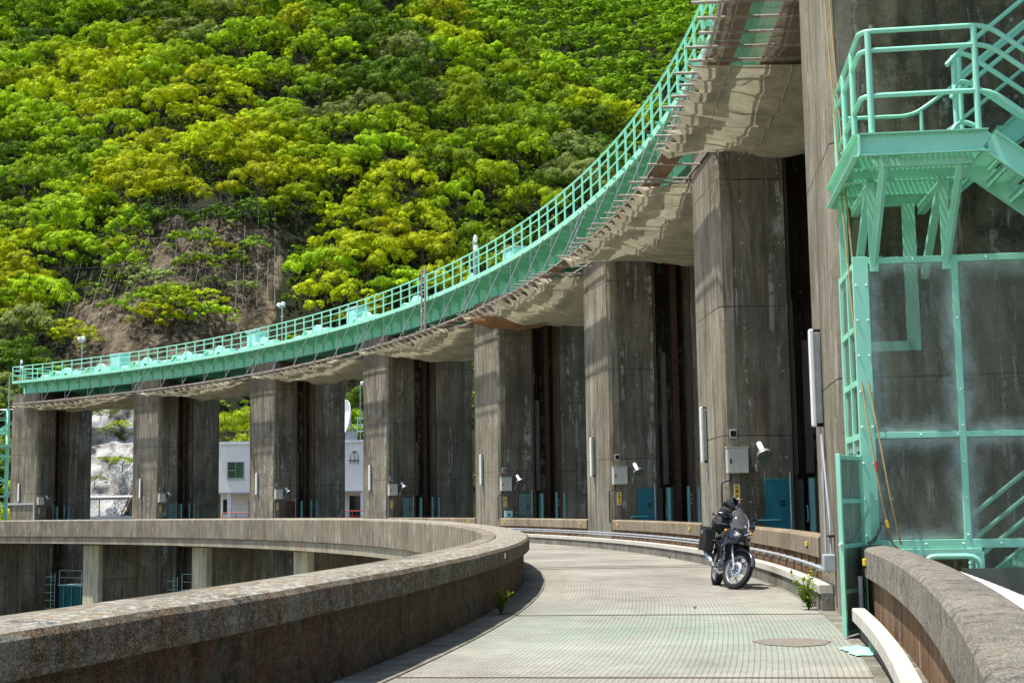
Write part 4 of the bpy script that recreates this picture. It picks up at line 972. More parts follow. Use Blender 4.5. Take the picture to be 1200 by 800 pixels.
# ================================================================== TERRAIN
def bankline(x): return 168+6*math.sin(x*.035+1)+.10*max(0,-x-45)
def H(x,y):
    return H0(x,y)+max(0,y-470)*.12
def H0(x,y):
    s=y-bankline(x)
    n1=mnoise.noise(Vector((x*.016,y*.012,3)))*10+mnoise.noise(Vector((x*.045,y*.035,7)))*4
    if s<=0:
        t=sm(128,118,y) if False else 0
        z=.3
        if y<124: z=.3-16.3*min(1,(124-y)/10)
        if y<124 and x>-70: pass
        return z
    rid=7*math.sin(x*.05+.6+y*.01)*min(1,s/50)
    spur=.3+s*.84+(n1+rid)*min(1,s/35)
    cap=118-1.3*(x+12) if x>-12 else 118+.55*(-12-x)
    cap+=5*math.sin(y*.05)
    if spur>cap-12: spur=cap-12+12*(1-math.exp(-(spur-cap+12)/12))
    far=.3+.72*(s-58)+n1*1.2+8*math.sin(x*.04)
    spur2=spur-max(0,(s-185))*.9 if s>185 else spur
    return max(spur2,far,.3)
def scar(x,y,z):
    b=x/y; el=(z-1.5)/y
    # bearing/elevation window on the hillside where the cut slope is bare
    if -.322<b<-.160 and .085<el<.214:
        top=.158 if b<-.275 else (.214 if b<-.19 else .205)
        bot=.085
        if b>-.20: bot=.085+(b+.20)*1.4
        if el<top and el>bot: return min(1,(top-el)/.012,(el-bot)/.01 if bot>.086 else 1,(b+.322)/.015,(-.160-b)/.012)
    return 0
xs=np.concatenate([np.arange(-420,-170,14),np.arange(-170,130,3.0),np.arange(130,421,14)]); ys=np.concatenate([np.arange(-140,100,20),np.arange(100,124,6),np.arange(124,300,2.5),np.arange(300,470,5),np.arange(470,900,30)])
V=[];A=[]
for y in ys:
    for x in xs:
        z=H(x,y) if y>100 else -16.0
        a=scar(x,y,z) if y>150 else (1 if y<=168 else 0)
        if a>0 and y>165: z+=mnoise.noise(Vector((x*.14,y*.10,z*.14)))*2.2*a
        V.append((x,y,z)); A.append(a if y>166 else .9)
nx=len(xs); F=[(j*nx+i,j*nx+i+1,(j+1)*nx+i+1,(j+1)*nx+i) for j in range(len(ys)-1) for i in range(nx-1)]
m=MB(); m.add(V,F,None,True); te=m.build('hillside_terrain','hill_soil',recenter=False); tag(te,kind='structure')
at=te.data.attributes.new('rock','FLOAT','POINT'); at.data.foreach_set('value',A)
m=MB(); m.add([(-300,-120,-14.5),(300,-120,-14.5),(300,60,-14.5),(-300,60,-14.5)],[(0,1,2,3)]); m.build('spillway_apron','apron_concrete'); tag(bpy.data.objects['spillway_apron'],kind='structure')
m=MB(); m.arc([(5.6,-3.2),(60,-3.2),(60,-3.25),(5.6,-3.25)],-.5,10.5,step=4); tag(m.build('reservoir_water','water_green'),kind='structure')
# ungated weir body under the gates, mostly out of sight
m=MB()
for i in range(0,8): m.arc([(3.4,-14),(3.4,-3.8),(4.2,-3.4),(5.2,-3.8),(5.2,-14)],i+.115,i+.885,step=1.2)
tag(m.build('spillway_weir','lower_concrete'),'dark concrete spillway weir under the gate piers','weir')
# ================================================================== TREES
def leafcloud(m,centers,nleaf,size,rs,tint,flat=.75):
    """centers: list of (pos, radius, outward dir)"""
    V=[];F=[];T=[]
    for (c,r,out) in centers:
        ct=rs.random()
        for k in range(nleaf):
            d=Vector((rs.gauss(0,1),rs.gauss(0,1),rs.gauss(0,1))); d.normalize()
            if d.dot(out)<.05: d=d-out*2*d.dot(out)
            rr=r*(.72+.32*rs.random()); p=c+Vector((d.x,d.y,d.z*flat))*rr
            nrm=(d*.8+out*.75+Vector((rs.gauss(0,.30),rs.gauss(0,.30),rs.gauss(0,.30)+.15))).normalized()
            u=nrm.cross(Vector((rs.random()-.5,rs.random()-.5,rs.random()-.5))).normalized(); w=nrm.cross(u)
            s=size*(.6+.8*rs.random()); a,b=s*.62,s
            o=len(V); V.extend([p-u*a*.3-w*b*.5,p+u*a*.6-w*b*.15,p+u*a*.25+w*b*.55,p-u*a*.6+w*b*.2]); F.append((o,o+1,o+2,o+3))
            t=min(1,max(0,.6*ct+.4*rs.random()))**1.5; T.extend([t]*4)
    o=len(m.v); m.add(V,F,None,False); tint.extend(T)
def crown_variant(kind,seed,ncl,nleaf,size):
    rs=random.Random(seed); m=MB(); tint=[]; cs=[]
    lobes=[]
    nl={'round':20,'layer':20,'tall':19,'loose':21}[kind]
    for k in range(nl):
        a=k*2.399963+rs.uniform(-.5,.5); q=math.sqrt((k+.5)/nl)*.98
        z_=math.sqrt(max(0,1-(q/1.06)**2)); up={'round':(.98,.18),'layer':(.85,.26),'tall':(1.30,.2),'loose':(.9,.36)}[kind]
        ex={'round':1.1,'layer':1.2,'tall':.98,'loose':1.15}[kind]
        lobes.append((Vector((q*ex*math.cos(a),q*ex*math.sin(a),-.12+up[0]*z_+up[1]*rs.random())),rs.choice((.16,.22,.26,.30)),{'round':.62,'layer':.42,'tall':.7,'loose':.55}[kind]))
    for k in range(ncl):
        c,r,fl=lobes[k%nl]
        d=Vector((rs.gauss(0,1),rs.gauss(0,1),rs.gauss(.45,.9))).normalized()
        if d.z<-.1: d.z=-d.z*.6; d.normalize()
        p=c+Vector((d.x,d.y,d.z*fl))*r*(.80+.28*rs.random())
        cs.append((p,r*(.30+.16*rs.random()),(d+Vector((0,0,.25))).normalized()))
    leafcloud(m,cs,nleaf,size,rs,tint)
    me_o=m.build('crown_proto','leaf_mid',recenter=False)
    at=me_o.data.attributes.new('tint','FLOAT','POINT'); at.data.foreach_set('value',tint)
    me=me_o.data; bpy.data.objects.remove(me_o); return me
def trunk_variant(seed):
    rs=random.Random(seed); m=MB(); m.tube([(0,0,-.25),(.02,.01,.1),(.0,.03,.38),(.03,0,.6)],[.045,.034,.026,.012],7)
    for k in range(5):
        a=rs.random()*2*PI; z=.15+.25*rs.random(); L=.35+.2*rs.random()
        m.tube([(0,.01,z),(L*.5*math.cos(a),L*.5*math.sin(a),z+.18),(L*math.cos(a),L*math.sin(a),z+.32)],[.018,.011,.005],5)
    o=m.build('t','bark',recenter=False); me=o.data; bpy.data.objects.remove(o); return me
kinds=['round','layer','loose','tall','layer','round','loose','layer']
CR=[crown_variant(k,100+j,260,66,.028) for j,k in enumerate(kinds)]
CRF=[crown_variant(k,300+j,160,42,.044) for j,k in enumerate(kinds[:5])]
CRN=[crown_variant(k,200+j,290,80,.026) for j,k in enumerate(['round','layer','loose'])]
TR=[trunk_variant(k) for k in range(3)]
LM=['leaf_bright','leaf_yellow','leaf_mid','leaf_dark','leaf_grey']
DESC={'leaf_bright':'bright green','leaf_yellow':'yellow-green','leaf_mid':'mid green','leaf_dark':'dark green','leaf_grey':'greyish green'}
def region(px,py):
    if py>410: return 'low on the bank, just above the walkway' if px<300 else 'behind the walkway'
    if px<110: return 'at the far left of the forest' if py>150 else 'in the upper left corner of the forest'
    if px<340: return 'above the bare netted slope' if py>130 else 'high on the left part of the hillside'
    if px<560: return 'low in the middle of the hillside, above the walkway' if py>200 else 'high in the middle of the hillside'
    return 'on the shaded ridge at the upper right of the forest' if py<110 else 'right of centre, just above the walkway railing'
def tree(x,y,z,R_,Hs,mesh,mat,name='forest_tree',label=None,group='trees covering the hillside behind the dam',cat='tree',rs=random):
    o=thing(name,label,cat,(x,y,z),rs.random()*6.28,group); sc=(R_,R_,R_*Hs); 
    c=bpy.data.objects.new('crown',mesh); COL.objects.link(c); c.parent=o; c.scale=sc; c.location=(0,0,R_*.12)
    c.material_slots[0].link='OBJECT'; c.material_slots[0].material=M[mat]
    t=bpy.data.objects.new('trunk',rs.choice(TR)); COL.objects.link(t); t.parent=o; t.scale=(R_,R_,R_*Hs*1.1)
    return o
rs=random.Random(21); cand=[]
y=170.0
while y<560:
    sp=6.6 if y<300 else 9.0
    x=-.42*y-10
    while x<.20*y+12:
        xx=x+rs.uniform(-.36,.36)*sp; yy=y+rs.uniform(-.36,.36)*sp; z=H(xx,yy); px,py=proj(xx,yy,z+3)
        s=yy-bankline(xx)
        if s>1.5 and -70<px<870 and -40<py<500:
            vis=True
            # hidden behind nearer ground?
            for q in range(1,14):
                f=1-q*.035; zt=1.5+(z+5-1.5)*f
                if H(xx*f,yy*f)>zt+3: vis=False; break
            # hidden by the walkway and piers
            wy=447-(px-13)*.155 if px<290 else (404-(px-290)*.3 if px<567 else 320-(px-567)*.95)
            if py>wy+22 and not (240<px<300 and py<520) and not(395<px<430) and not (px<20): vis=False
            if vis: cand.append((yy,xx,z,px,py,sp))
        x+=sp
    y+=sp*.92
trees=[]; 
for (yy,xx,z,px,py,sp) in cand:
    if scar(xx,yy,z+1.2)>0 or scar(xx,yy,z+4.5)>.2 or scar(xx,yy+3,H(xx,yy+3))>.3: continue
    if any(scar(xx+dx,yy,z+dz)>.1 for dx in (-3.5,3.5) for dz in (2,7)): continue
    if -34<xx<-12 and yy<176: continue
    if -56<xx<-36 and yy<181: continue
    trees.append((yy,xx,z,px,py,sp))
trees.sort()

far_stuff=trees[285:]; trees=trees[:292]
for (yy,xx,z,px,py,sp) in trees:
    nz=mnoise.noise(Vector((xx*.03,yy*.03,4))); q=nz*1.3+rs.uniform(-.35,.35)
    mat='leaf_yellow' if q>.30 else 'leaf_bright' if q>-.14 else 'leaf_mid' if q>-.40 else 'leaf_dark' if rs.random()<.6 else 'leaf_grey'
    if 600<px and py<170 and rs.random()<.6: mat='leaf_mid' if rs.random()<.6 else 'leaf_dark'
    R_=sp*rs.uniform(.60,.90); 
    me=rs.choice(CR)
    lab=DESC[mat]+' broadleaf tree '+region(px,py)
    o=tree(xx,yy,z-.3,R_,rs.uniform(1.0,1.55),me,mat,'forest_tree',lab,rs=rs)
# the farthest trees read as one mass
def bake(name,items,mat,label=None,cat=None,kind='stuff'):
    Vs=[];Fs=[];T=[];o=0
    for (x,y,z,R_,hs,me,rz) in items:
        n=len(me.vertices); a=np.empty(n*3); me.vertices.foreach_get('co',a); a=a.reshape(-1,3)*np.array([R_,R_,R_*hs])
        c,s=math.cos(rz),math.sin(rz); a=np.stack([a[:,0]*c-a[:,1]*s+x,a[:,0]*s+a[:,1]*c+y,a[:,2]+z],1); Vs.append(a)
        t=np.empty(n); me.attributes['tint'].data.foreach_get('value',t); T.append(t)
        f=np.arange(n).reshape(-1,4)+o; Fs.append(f); o+=n
    me=bpy.data.meshes.new(name); V=np.concatenate(Vs); F=np.concatenate(Fs)
    me.vertices.add(len(V)); me.vertices.foreach_set('co',V.ravel()); me.loops.add(F.size); me.loops.foreach_set('vertex_index',F.ravel().astype(np.int32))
    me.polygons.add(len(F)); me.polygons.foreach_set('loop_start',np.arange(0,F.size,4,dtype=np.int32)); me.polygons.foreach_set('loop_total',np.full(len(F),4,dtype=np.int32))
    me.update(calc_edges=True); at=me.attributes.new('tint','FLOAT','POINT'); at.data.foreach_set('value',np.concatenate(T)); me.materials.append(M[mat])
    ob=bpy.data.objects.new(name,me); COL.objects.link(ob); tag(ob,label,cat,None,kind); return ob
if far_stuff:
    bake('distant_forest',[(x,y,z,sp*rs.uniform(.68,.9),rs.uniform(.8,1.1),rs.choice(CRF),rs.random()*6.28) for (y,x,z,px,py,sp) in far_stuff],'leaf_mid','distant mass of forest on the ridge at the upper right','forest')
# undergrowth between the trees
und=crown_variant('loose',901,26,30,.11)
it=[]
for k in range(1900):
    yy=rs.uniform(170,350); xx=rs.uniform(-.40*yy,.16*yy); z=H(xx,yy)
    if yy-bankline(xx)<1 or scar(xx,yy,z)>.15 or (-56<xx<-36 and yy<181): continue
    it.append((xx,yy,z-.6,rs.uniform(1.6,3.0),rs.uniform(.5,1.1),und,rs.random()*6.28))
bake('undergrowth',it,'leaf_mid','low undergrowth filling the forest floor on the hillside','undergrowth')
# shrubs and creepers on the bare slope (bearing, elevation -> point on the slope)
def on_slope(px,py):
    x2=px-600; y2=400-py; c,s=math.cos(-ROLL),math.sin(-ROLL); xx=c*x2-s*y2; yy=s*x2+c*y2
    d=Vector((xx,F_PX*math.cos(TILT)-yy*math.sin(TILT),F_PX*math.sin(TILT)+yy*math.cos(TILT)))/F_PX
    k=150
    while k<420:
        p=d*k
        if H(p.x,p.y)>p.z+1.5: return p.x,p.y,H(p.x,p.y)
        k+=.5
    return p.x,p.y,p.z
SH=[(82,412,2.6,'leaf_yellow','bright yellow-green bush low on the bare slope beside the twin floodlight pole'),(152,270,2.3,'leaf_bright','top of the creeper growing down the bare slope'),(150,290,2.3,'leaf_bright','upper middle of the creeper on the bare slope'),(147,312,2.4,'leaf_bright','middle of the creeper on the bare slope'),(146,332,2.1,'leaf_bright','foot of the creeper on the bare slope'),
(228,295,2.6,'leaf_mid','mid green bush in the middle of the bare slope'),(230,318,2.4,'leaf_mid','lower bush under the mid green bush on the bare slope'),(262,296,1.6,'leaf_yellow','small bright bush high on the right of the bare slope'),(180,338,2.4,'leaf_grey','pale thin shrub in the middle of the bare slope'),(196,360,2.7,'leaf_bright','bright shrub low on the bare slope'),(170,372,2.4,'leaf_mid','shrub low on the bare slope, left of the scaffold frame'),(182,390,2.6,'leaf_yellow','wide yellow-green bush behind the scaffold frame'),(208,382,2.8,'leaf_bright','bright bush right behind the scaffold frame'),(238,358,2.2,'leaf_yellow','yellow-green shrub at the right foot of the bare slope'),(252,382,2.4,'leaf_bright','low shrub at the right foot of the bare slope'),(222,345,1.8,'leaf_grey','small pale shrub in the middle right of the bare slope'),(135,360,1.6,'leaf_mid','small shrub on the left part of the bare slope'),(285,340,1.5,'leaf_grey','small pale shrub at the right side of the bare slope'),(250,330,1.3,'leaf_grey','tiny pale shrub right of the mid green bush'),(118,345,1.2,'leaf_grey','tiny grey shrub at the left of the bare slope'),(200,268,2.6,'leaf_dark','added dark bush darkening the shaded top of the bare slope'),(175,262,2.4,'leaf_dark','added dark bush darkening the top of the bare slope beside the creeper'),(255,270,2.4,'leaf_dark','added dark bush darkening the top right of the bare slope'),(290,268,2.6,'leaf_dark','added dark bush darkening the far right top of the bare slope'),(275,312,1.7,'leaf_mid','mid green shrub on the right of the bare slope'),(165,322,1.7,'leaf_grey','pale shrub beside the creeper on the bare slope'),(300,300,1.8,'leaf_mid','mid green shrub at the right edge of the bare slope')]  # dark bushes along the top are added to darken the upper slope
for (px,py,R_,mat,lab) in SH:
    x,y_,z=on_slope(px,py+8); cr=lab.startswith(('top','upper','middle of the cr','foot'))
    tree(x,y_,z-.4,R_*1.38,1.0 if not cr else 1.5,rs.choice(CRF),mat,'slope_shrub',lab,'shrubs and creepers on the bare slope','shrub',rs)
# near trees seen between the piers and left of the dam
for (x,y_,z,R_,mat,lab) in [(-31,160,5,5.5,'leaf_bright','bright tree behind the white building, seen between the second and third dam piers'),(-26,163,5,5,'leaf_bright','bright tree right above the flat roof of the white building'),(-20,166,7,5,'leaf_mid','tree behind the dish antenna'),(-55,140,-6,7.5,'leaf_yellow','yellow-green tree behind the lattice tower at the left edge'),(-53,128,-7,4.5,'leaf_bright','small bright tree at the foot of the lattice tower'),(-63,160,0,8,'leaf_mid','large mid green tree at the left edge behind the walkway'),(-70,172,2,8.5,'leaf_yellow','large yellow-green tree at the far left edge'),(-57,170,3,6.0,'leaf_dark','dark tree left of the bare slope, above the end of the walkway')]:
    tree(x,y_,z,R_,1.15,rs.choice(CRN),mat,'broadleaf_tree',lab,'trees near the reservoir bank','tree',rs)
# bare twiggy tree, dead
dt=thing('dead_tree','pale leafless tree on the hillside at the upper right, above the railing','tree',on_slope(700,150))
m=MB(); r4=random.Random(9)
for k in range(40):
    a=r4.random()*2*PI; z0=r4.random()*5; L=2+2.5*r4.random(); m.tube([(0,0,z0),(L*.5*math.cos(a),L*.5*math.sin(a),z0+1.5),(L*math.cos(a),L*math.sin(a),z0+3.5+r4.random())],[.16,.1,.03],5)
m.tube([(0,0,-1),(0,0,6)],[.35,.15],6); m.build('branches','pale_panel',dt)
# slope net: cables and posts
sn=thing('rockfall_net','grey cable net hung over the bare slope from short posts','rockfall net',on_slope(220,330))
m=MB()
def netline(a,b,r=.05,n=14,lift=1.0):
    pts=[]
    for k in range(n+1):
        px=a[0]+(b[0]-a[0])*k/n; py=a[1]+(b[1]-a[1])*k/n; x,y_,z=on_slope(px,py); pts.append((x,y_-lift*.7,z+lift))
    return pts
cab=[]
for k in range(19):
    xt=118+k*11.5+(2 if k%3 else -2); xb=xt-(58-k*3.2)*(1 if k<14 else .3)
    if k<4: xb=xt-42
    pts=netline((xt,251),(xb,398-(k*1.8 if k>6 else 0)),n=10); m=MB(); m.tube(pts,.024,4,cap=False); wbuild(m,'cable','cable_grey',sn)
for yy_ in (250,288,324): m=MB(); m.tube(netline((95 if yy_<300 else 80,yy_),(326,yy_+2),n=22),.026,4,cap=False); wbuild(m,'cable','cable_grey',sn)
m=MB()
for k in range(17):
    x,y_,z=on_slope(126+k*12,254); m=MB(); m.tube([(x,y_,z-.5),(x,y_,z+3.2)],.035,5); m.tube([(x,y_,z+3.1),(x+.9,y_,z)],.035,4); wbuild(m,'net_post','cable_grey',sn)
# white shotcrete rock face
V=[];nn=46;mm=40
for a in range(nn+1):
    for b_ in range(mm+1):
        x=-54+19*a/nn; t=b_/mm; z=-1+14.5*t; y_=157.5+.5*14.5*t
        p=Vector((x*.12,z*.12,1)); d=mnoise.noise(p)*3.2+mnoise.noise(p*3)*1.5+mnoise.noise(p*8)*.7
        if .72<t<.82: d+=1.3
        V.append((x,y_+d,z+mnoise.noise(p*2.5)*.8))
m=MB(); m.add(V,[(a*(mm+1)+b_,(a+1)*(mm+1)+b_,(a+1)*(mm+1)+b_+1,a*(mm+1)+b_+1) for a in range(nn) for b_ in range(mm)],None,True); tag(m.build('rock_face','white_rock'),kind='structure')
for (px,py,R_,mt,lab) in [(118,485,1.0,'leaf_mid','small plant high on the left of the white rock'),(142,500,1.2,'leaf_yellow','low yellow plants on the ledge of the white rock'),(125,508,1.0,'leaf_grey','grey plants on the ledge of the white rock'),(144,545,1.5,'leaf_bright','bright bush on the right of the white rock'),(112,565,1.3,'leaf_grey','pale bush at the foot of the white rock'),(121,538,.8,'leaf_bright','small tuft in the middle of the white rock'),(108,480,.9,'leaf_yellow','tuft at the left edge of the white rock')]:
    x2=px-600; d=Vector((x2,F_PX,(600-py)))/F_PX; yv=156+(600-py)*.045; p=d*yv
    tree(p.x,p.y-.5,p.z+1.0,R_,.8,rs.choice(CRF),mt,'rock_plant',lab,'plants on the white rock face','plant',rs)
# parking ground
# ================================================================== BUILDING, SHELTER, CAR, DISH, TOWER
bd=thing('white_building','white two-storey building with a green window, seen between the dam piers','building',(-23.5,150,.3))
m=MB(); m.box(-7.9,8.5,0,9,3.1,8.15); m.build('upper_storey','plaster_white',bd)
m=MB(); m.box(-8.1,8.7,-.2,9.2,8.153,8.45); m.build('roof_slab','lamp_white',bd)
m=MB(); m.box(-7.85,8.45,2.2,9,0,3.097); m.build('ground_storey','plaster_white',bd)
m=MB(); m.box(-6.75,-6.35,.1,.5,0,3.097); m.build('pillar','lamp_white',bd); m=MB(); m.box(7.3,7.6,.1,.4,0,3.097); m.build('pillar','lamp_white',bd)
wf=MB(); wf.box(-6.75,-4.95,-.06,-.003,4.55,6.35); wo=wf.build('window','pipe_grey',bd); 
m=MB(); m.box(-6.66,-5.88,-.075,-.062,4.64,6.26); m.box(-5.82,-5.04,-.075,-.062,4.64,6.26); m.build('pane','window_glass',wo); m=MB(); m.box(-6.66,-5.88,-.09,-.077,5.4,5.46); m.box(-6.8,-4.9,-.12,-.062,4.46,4.55); m.build('frame_bar','pipe_grey',wo)
m=MB(); m.box(-4.9,-1.5,2.12,2.197,0,2.3); g_=m.build('garage_shutter','shutter_grey',bd); m=MB(); 
for k in range(11): m.box(-4.88,-1.52,2.10,2.12,.1+.2*k,.12+.2*k)
m.build('slat','pipe_grey',g_)
m=MB(); m.box(-7.6,-7.0,2.12,2.197,.9,2.4); m.build('side_window','dark_glass',bd)
m=MB(); m.box(5.9,7.2,2.12,2.197,0,2.6); m.box(7.75,8.4,2.12,2.197,0,2.6); m.build('entrance_glass','dark_glass',bd)
m=MB(); m.box(-8.12,8.72,-.22,-.203,3.0,3.12); m.build('eaves_band','pipe_grey',bd)
m=MB()
for x_ in (6.3,6.7,7.1): m.tube([(x_,-.25,5.9),(x_,-.25,6.9)],.04,6)
m.box(6.1,7.2,-.3,-.2,6.2,6.35); m.box(6.5,6.9,-.35,-.003,7.1,7.25); m.build('insulator_bracket','olive_steel',bd)
fe=thing('red_railing','low red pipe railing in front of the white building','railing',(-23.5,146,.3))
m=MB()
for a,b in ((-9,-7.5),(-6.4,9)):
    m.tube(fillet([(a,0,0),(a,0,1.0),(b,0,1.0),(b,0,0)],.25,3),.05,6); m.tube([(a,0,.5),(b,0,.5)],.03,6)
    k=a+1.4
    while k<b: m.tube([(k,0,0),(k,0,1.0)],.04,6); k+=1.7
m.build('rail','red_paint',fe)
ds=thing('dish_antenna','white parabolic dish antenna on the roof of the white building','antenna',(-17.3,151.5,8.75))
m=MB(); prof=[(1.95*k/12,.62*(k/12)**2) for k in range(13)]; m.lathe(prof+[(1.98,.66)]+[(1.95*k/12,.62*(k/12)**2-.05) for k in range(12,-1,-1)],(-.3,0,2.35),(-.80,-.42,.12),28); m.build('dish','lamp_white',ds)
m=MB(); m.tube([(.1,0,.9),(-.2,.1,2.3)],.12,8); m.build('support','galvanised',ds)
m=MB(); m.box(-.6,.55,-.5,.5,0,1.0); m.build('base_box','galvanised',ds)
m=MB(); 
for z_ in (0,.7,1.4): m.tube([(.8,.3,z_),(2.6,.3,z_)],.04,5)
for x_ in (.8,1.7,2.6): m.tube([(x_,.3,-.2),(x_,.3,1.5)],.05,5)
m.tube([(.8,.3,1.4),(1.7,.3,0),(2.6,.3,1.4)],.035,5); 
m.build('roof_frame','pale_blue_green',thing('roof_lattice','pale lattice frame on the roof beside the dish antenna','frame',(-17.6,152.5,9.8)))
mp=thing('roof_mast','thin mast with a small white sensor above the dish antenna','mast',(-16.4,152,8.75)); m=MB(); m.tube([(0,0,0),(0,0,6.0)],.05,6); m.build('pole','galvanised',mp); m=MB(); m.lathe([(.001,.5),(.22,.4),(.12,.1),(.001,0)],(.1,0,5.9),(.4,0,1),10); m.build('sensor','lamp_white',mp)
rf=thing('roof_railing','thin rusty railing on the roof edge of the white building','railing',(-26,150.4,8.75)); m=MB(); 
for z_ in (.55,1.1): m.tube([(-5.4,0,z_),(6,0,z_)],.04,5)
for k in range(8): m.tube([(-5.4+1.6*k,0,0),(-5.4+1.6*k,0,1.1)],.04,5)
m.build('rail','rust',rf)
sh=thing('carport','open shelter with a wavy tin roof and an orange post by the white rock','shelter',(-42.2,146,.3))
m=MB(); V=[];n=90
for k in range(n+1):
    x=-2.2+6.5*k/n; z=2.75+.05*math.sin(k*1.4)
    V+=[(x,-1.5,z),(x,3.5,z+.2)]
m.add(V,[(2*k,2*k+2,2*k+3,2*k+1) for k in range(n)]); o=m.build('roof','tin_roof',sh); mod=o.modifiers.new('s','SOLIDIFY'); mod.thickness=.03
m=MB(); m.box(-2.1,4.3,-1.45,-1.35,2.50,2.68); m.build('roof_beam','pale_panel',sh); m=MB(); m.box(-1.2,-.95,-1.3,-1.05,0,2.5); m.build('orange_post','orange_steel',sh)
m=MB(); m.tube([(-.3,0,0),(-.3,0,2.6)],.06,6); m.tube([(3.9,0,0),(3.9,0,2.6)],.06,6); m.build('post','galvanised',sh)
wl=thing('plank_pile','heap of rust-brown poles leaning behind the shelter','pile',(-40,151,.3)); m=MB(); r5=random.Random(4)
for k in range(22): x=r5.uniform(-2,2.5); m.tube([(x,r5.uniform(-.5,.5),0),(x+r5.uniform(1,2.8),r5.uniform(.5,2),r5.uniform(3,6))],.07,5)
m.build('pole','rust',wl)
gr=thing('guard_rail','grey guard rail in front of the white rock','guard rail',(-43,141,.3)); m=MB(); m.box(-8,8,-.05,0,.45,.85); m.box(-8,8,-.1,-.04,.55,.75)
for k in range(8): m.box(-7.5+2*k,-7.35+2*k,0,.12,0,.9)
m.build('rail','galvanised',gr)
# parked car under the shelter
car=thing('parked_car','dark parked car under the tin shelter','car',(-38.6,147,.3),0)
def carbody():
    m=MB(); sec=[(-2.1,.35,.75,.78),(-1.9,.25,.92,.82),(-1.1,.22,1.0,.86),(.0,.22,1.0,.87),(1.0,.22,1.0,.86),(1.8,.25,.95,.82),(2.1,.38,.8,.75)]
    R_=[[ (x,-w,z0),(x,-w*1.02,(z0+z1)/2),(x,-w*.92,z1),(x,w*.92,z1),(x,w*1.02,(z0+z1)/2),(x,w,z0)] for x,z0,z1,w in sec]; m.hull(R_); return m
carbody().build('body','car_paint',car)
m=MB(); sec=[(-1.5,.98,.80,1.0),(-.9,.98,.72,1.42),(.4,.98,.72,1.46),(1.1,.98,.78,1.0)]; m.hull([[(x,-w,z0),(x,-w*.95,z1),(x,w*.95,z1),(x,w,z0)] for x,z0,w,z1 in sec],False); m.build('cabin','dark_glass',car)
for x_ in (-1.35,1.35):
    for y_ in (-.8,.8): m=MB(); m.lathe([(.001,-.1),(.2,-.1),(.32,-.09),(.32,.09),(.2,.1),(.001,.1)],(x_,y_,.32),(0,1,0),16); m.build('wheel','tyre_rubber',car)
# lattice stair tower at the left edge
lt=thing('lattice_tower','sea-green lattice tower with bracing at the left edge, behind the leftmost dam pier','tower',(-43.6,118,-6),.4)
m=MB()
for a in (-1.4,1.4):
    for b_ in (-1.4,1.4): m.beam((a,b_,0),(a,b_,16.2),.16,.16,(1,0,0))
for k in range(8):
    z=2*k+.3
    for (p,q) in (((-1.4,-1.4),(1.4,-1.4)),((1.4,-1.4),(1.4,1.4)),((1.4,1.4),(-1.4,1.4)),((-1.4,1.4),(-1.4,-1.4))):
        m.beam((*p,z),(*q,z),.12,.12); m.beam((*p,z),(*q,min(16.2,z+2)),.08,.08) 
        if k in(3,5,7): m.beam((*p,z+1.1),(*q,z+1.1),.06,.06)
m.build('frame','rail_green',lt)
m=MB(); m.box(-1.6,3.4,-1.6,1.6,13.0,13.2); m.box(-1.6,1.6,-1.6,1.6,8.9,9.05); m.build('platform','green_paint',lt); m=MB(); m.beam((-1.2,-1.2,13.1),(4.0,-1.3,16.6),.16,.25); m.beam((1.4,-1.4,9.0),(4.0,-1.3,12.6),.16,.2)
m.build('brace','rail_green',lt)
m=MB(); m.box(-1.35,1.35,-1.46,-1.42,2.2,8.6); m.build('mesh_sheet','pale_blue_green',lt) if False else None
sp_=thing('scaffold_tube','grey scaffold tubes standing at the left edge beside the lattice tower','scaffold',(-45.2,124,8)); m=MB(); m.tube([(0,0,-4),(0,0,6)],.06,6); m.tube([(1.0,0,-4),(1.0,0,5.4)],.06,6); m.tube([(-3,0,2.5),(1.4,0,2.6)],.05,6); m.tube([(-2,0,4.6),(.4,0,-.4)],.04,6); m.build('tubes','galvanised',sp_)
# teal service platforms with ladder cages, down in the bays
def svc(i,lab):
    o=thing('service_platform',lab,'platform',pos(i,2.2,-4.0),ang(i),'teal service platforms below the road')
    m=MB(); m.box(-1.2,1.2,-1.6,1.4,-.08,0); m.build('deck','pale_blue_green',o)
    m=MB(); m.box(-1.15,1.15,-1.5,1.3,-4,-.09); m.build('housing','door_teal',o)
    m=MB()
    for y_ in (-1.5,-.4,.6): m.beam((-1.22,y_,-.1),(-1.5,y_-.3,-4),.06,.06)
    m.build('stay','frame_teal',o)
    m=MB()
    for x_ in (-1.15,1.15): m.tube(fillet([(x_,-1.5,0),(x_,-1.5,1.1),(x_,1.3,1.1),(x_,1.3,0)],.1,2),.03,5); m.tube([(x_,-1.5,.55),(x_,1.3,.55)],.025,5)
    m.build('guard_rail','pale_blue_green',o)
    m=MB()
    for t_ in (-.25,.25): m.tube([(-1.3,1.9+t_,-4),(-1.3,1.9+t_,.9)],.03,5)
    for k in range(16): m.tube([(-1.3,1.65,-3.9+.3*k),(-1.3,2.15,-3.9+.3*k)],.018,5)
    for k in range(6):
        z=-2.4+.6*k; m.tube([(-1.3+.0,1.6,z),(-1.75,1.6,z),(-2.0,1.9,z),(-1.75,2.2,z),(-1.3,2.2,z)],.02,5)
    m.build('ladder_cage','pale_blue_green',o); return o
svc(1.30,'teal service platform with a caged ladder below the road, at the left'); svc(2.30,'teal service platform below the road, second from the left')

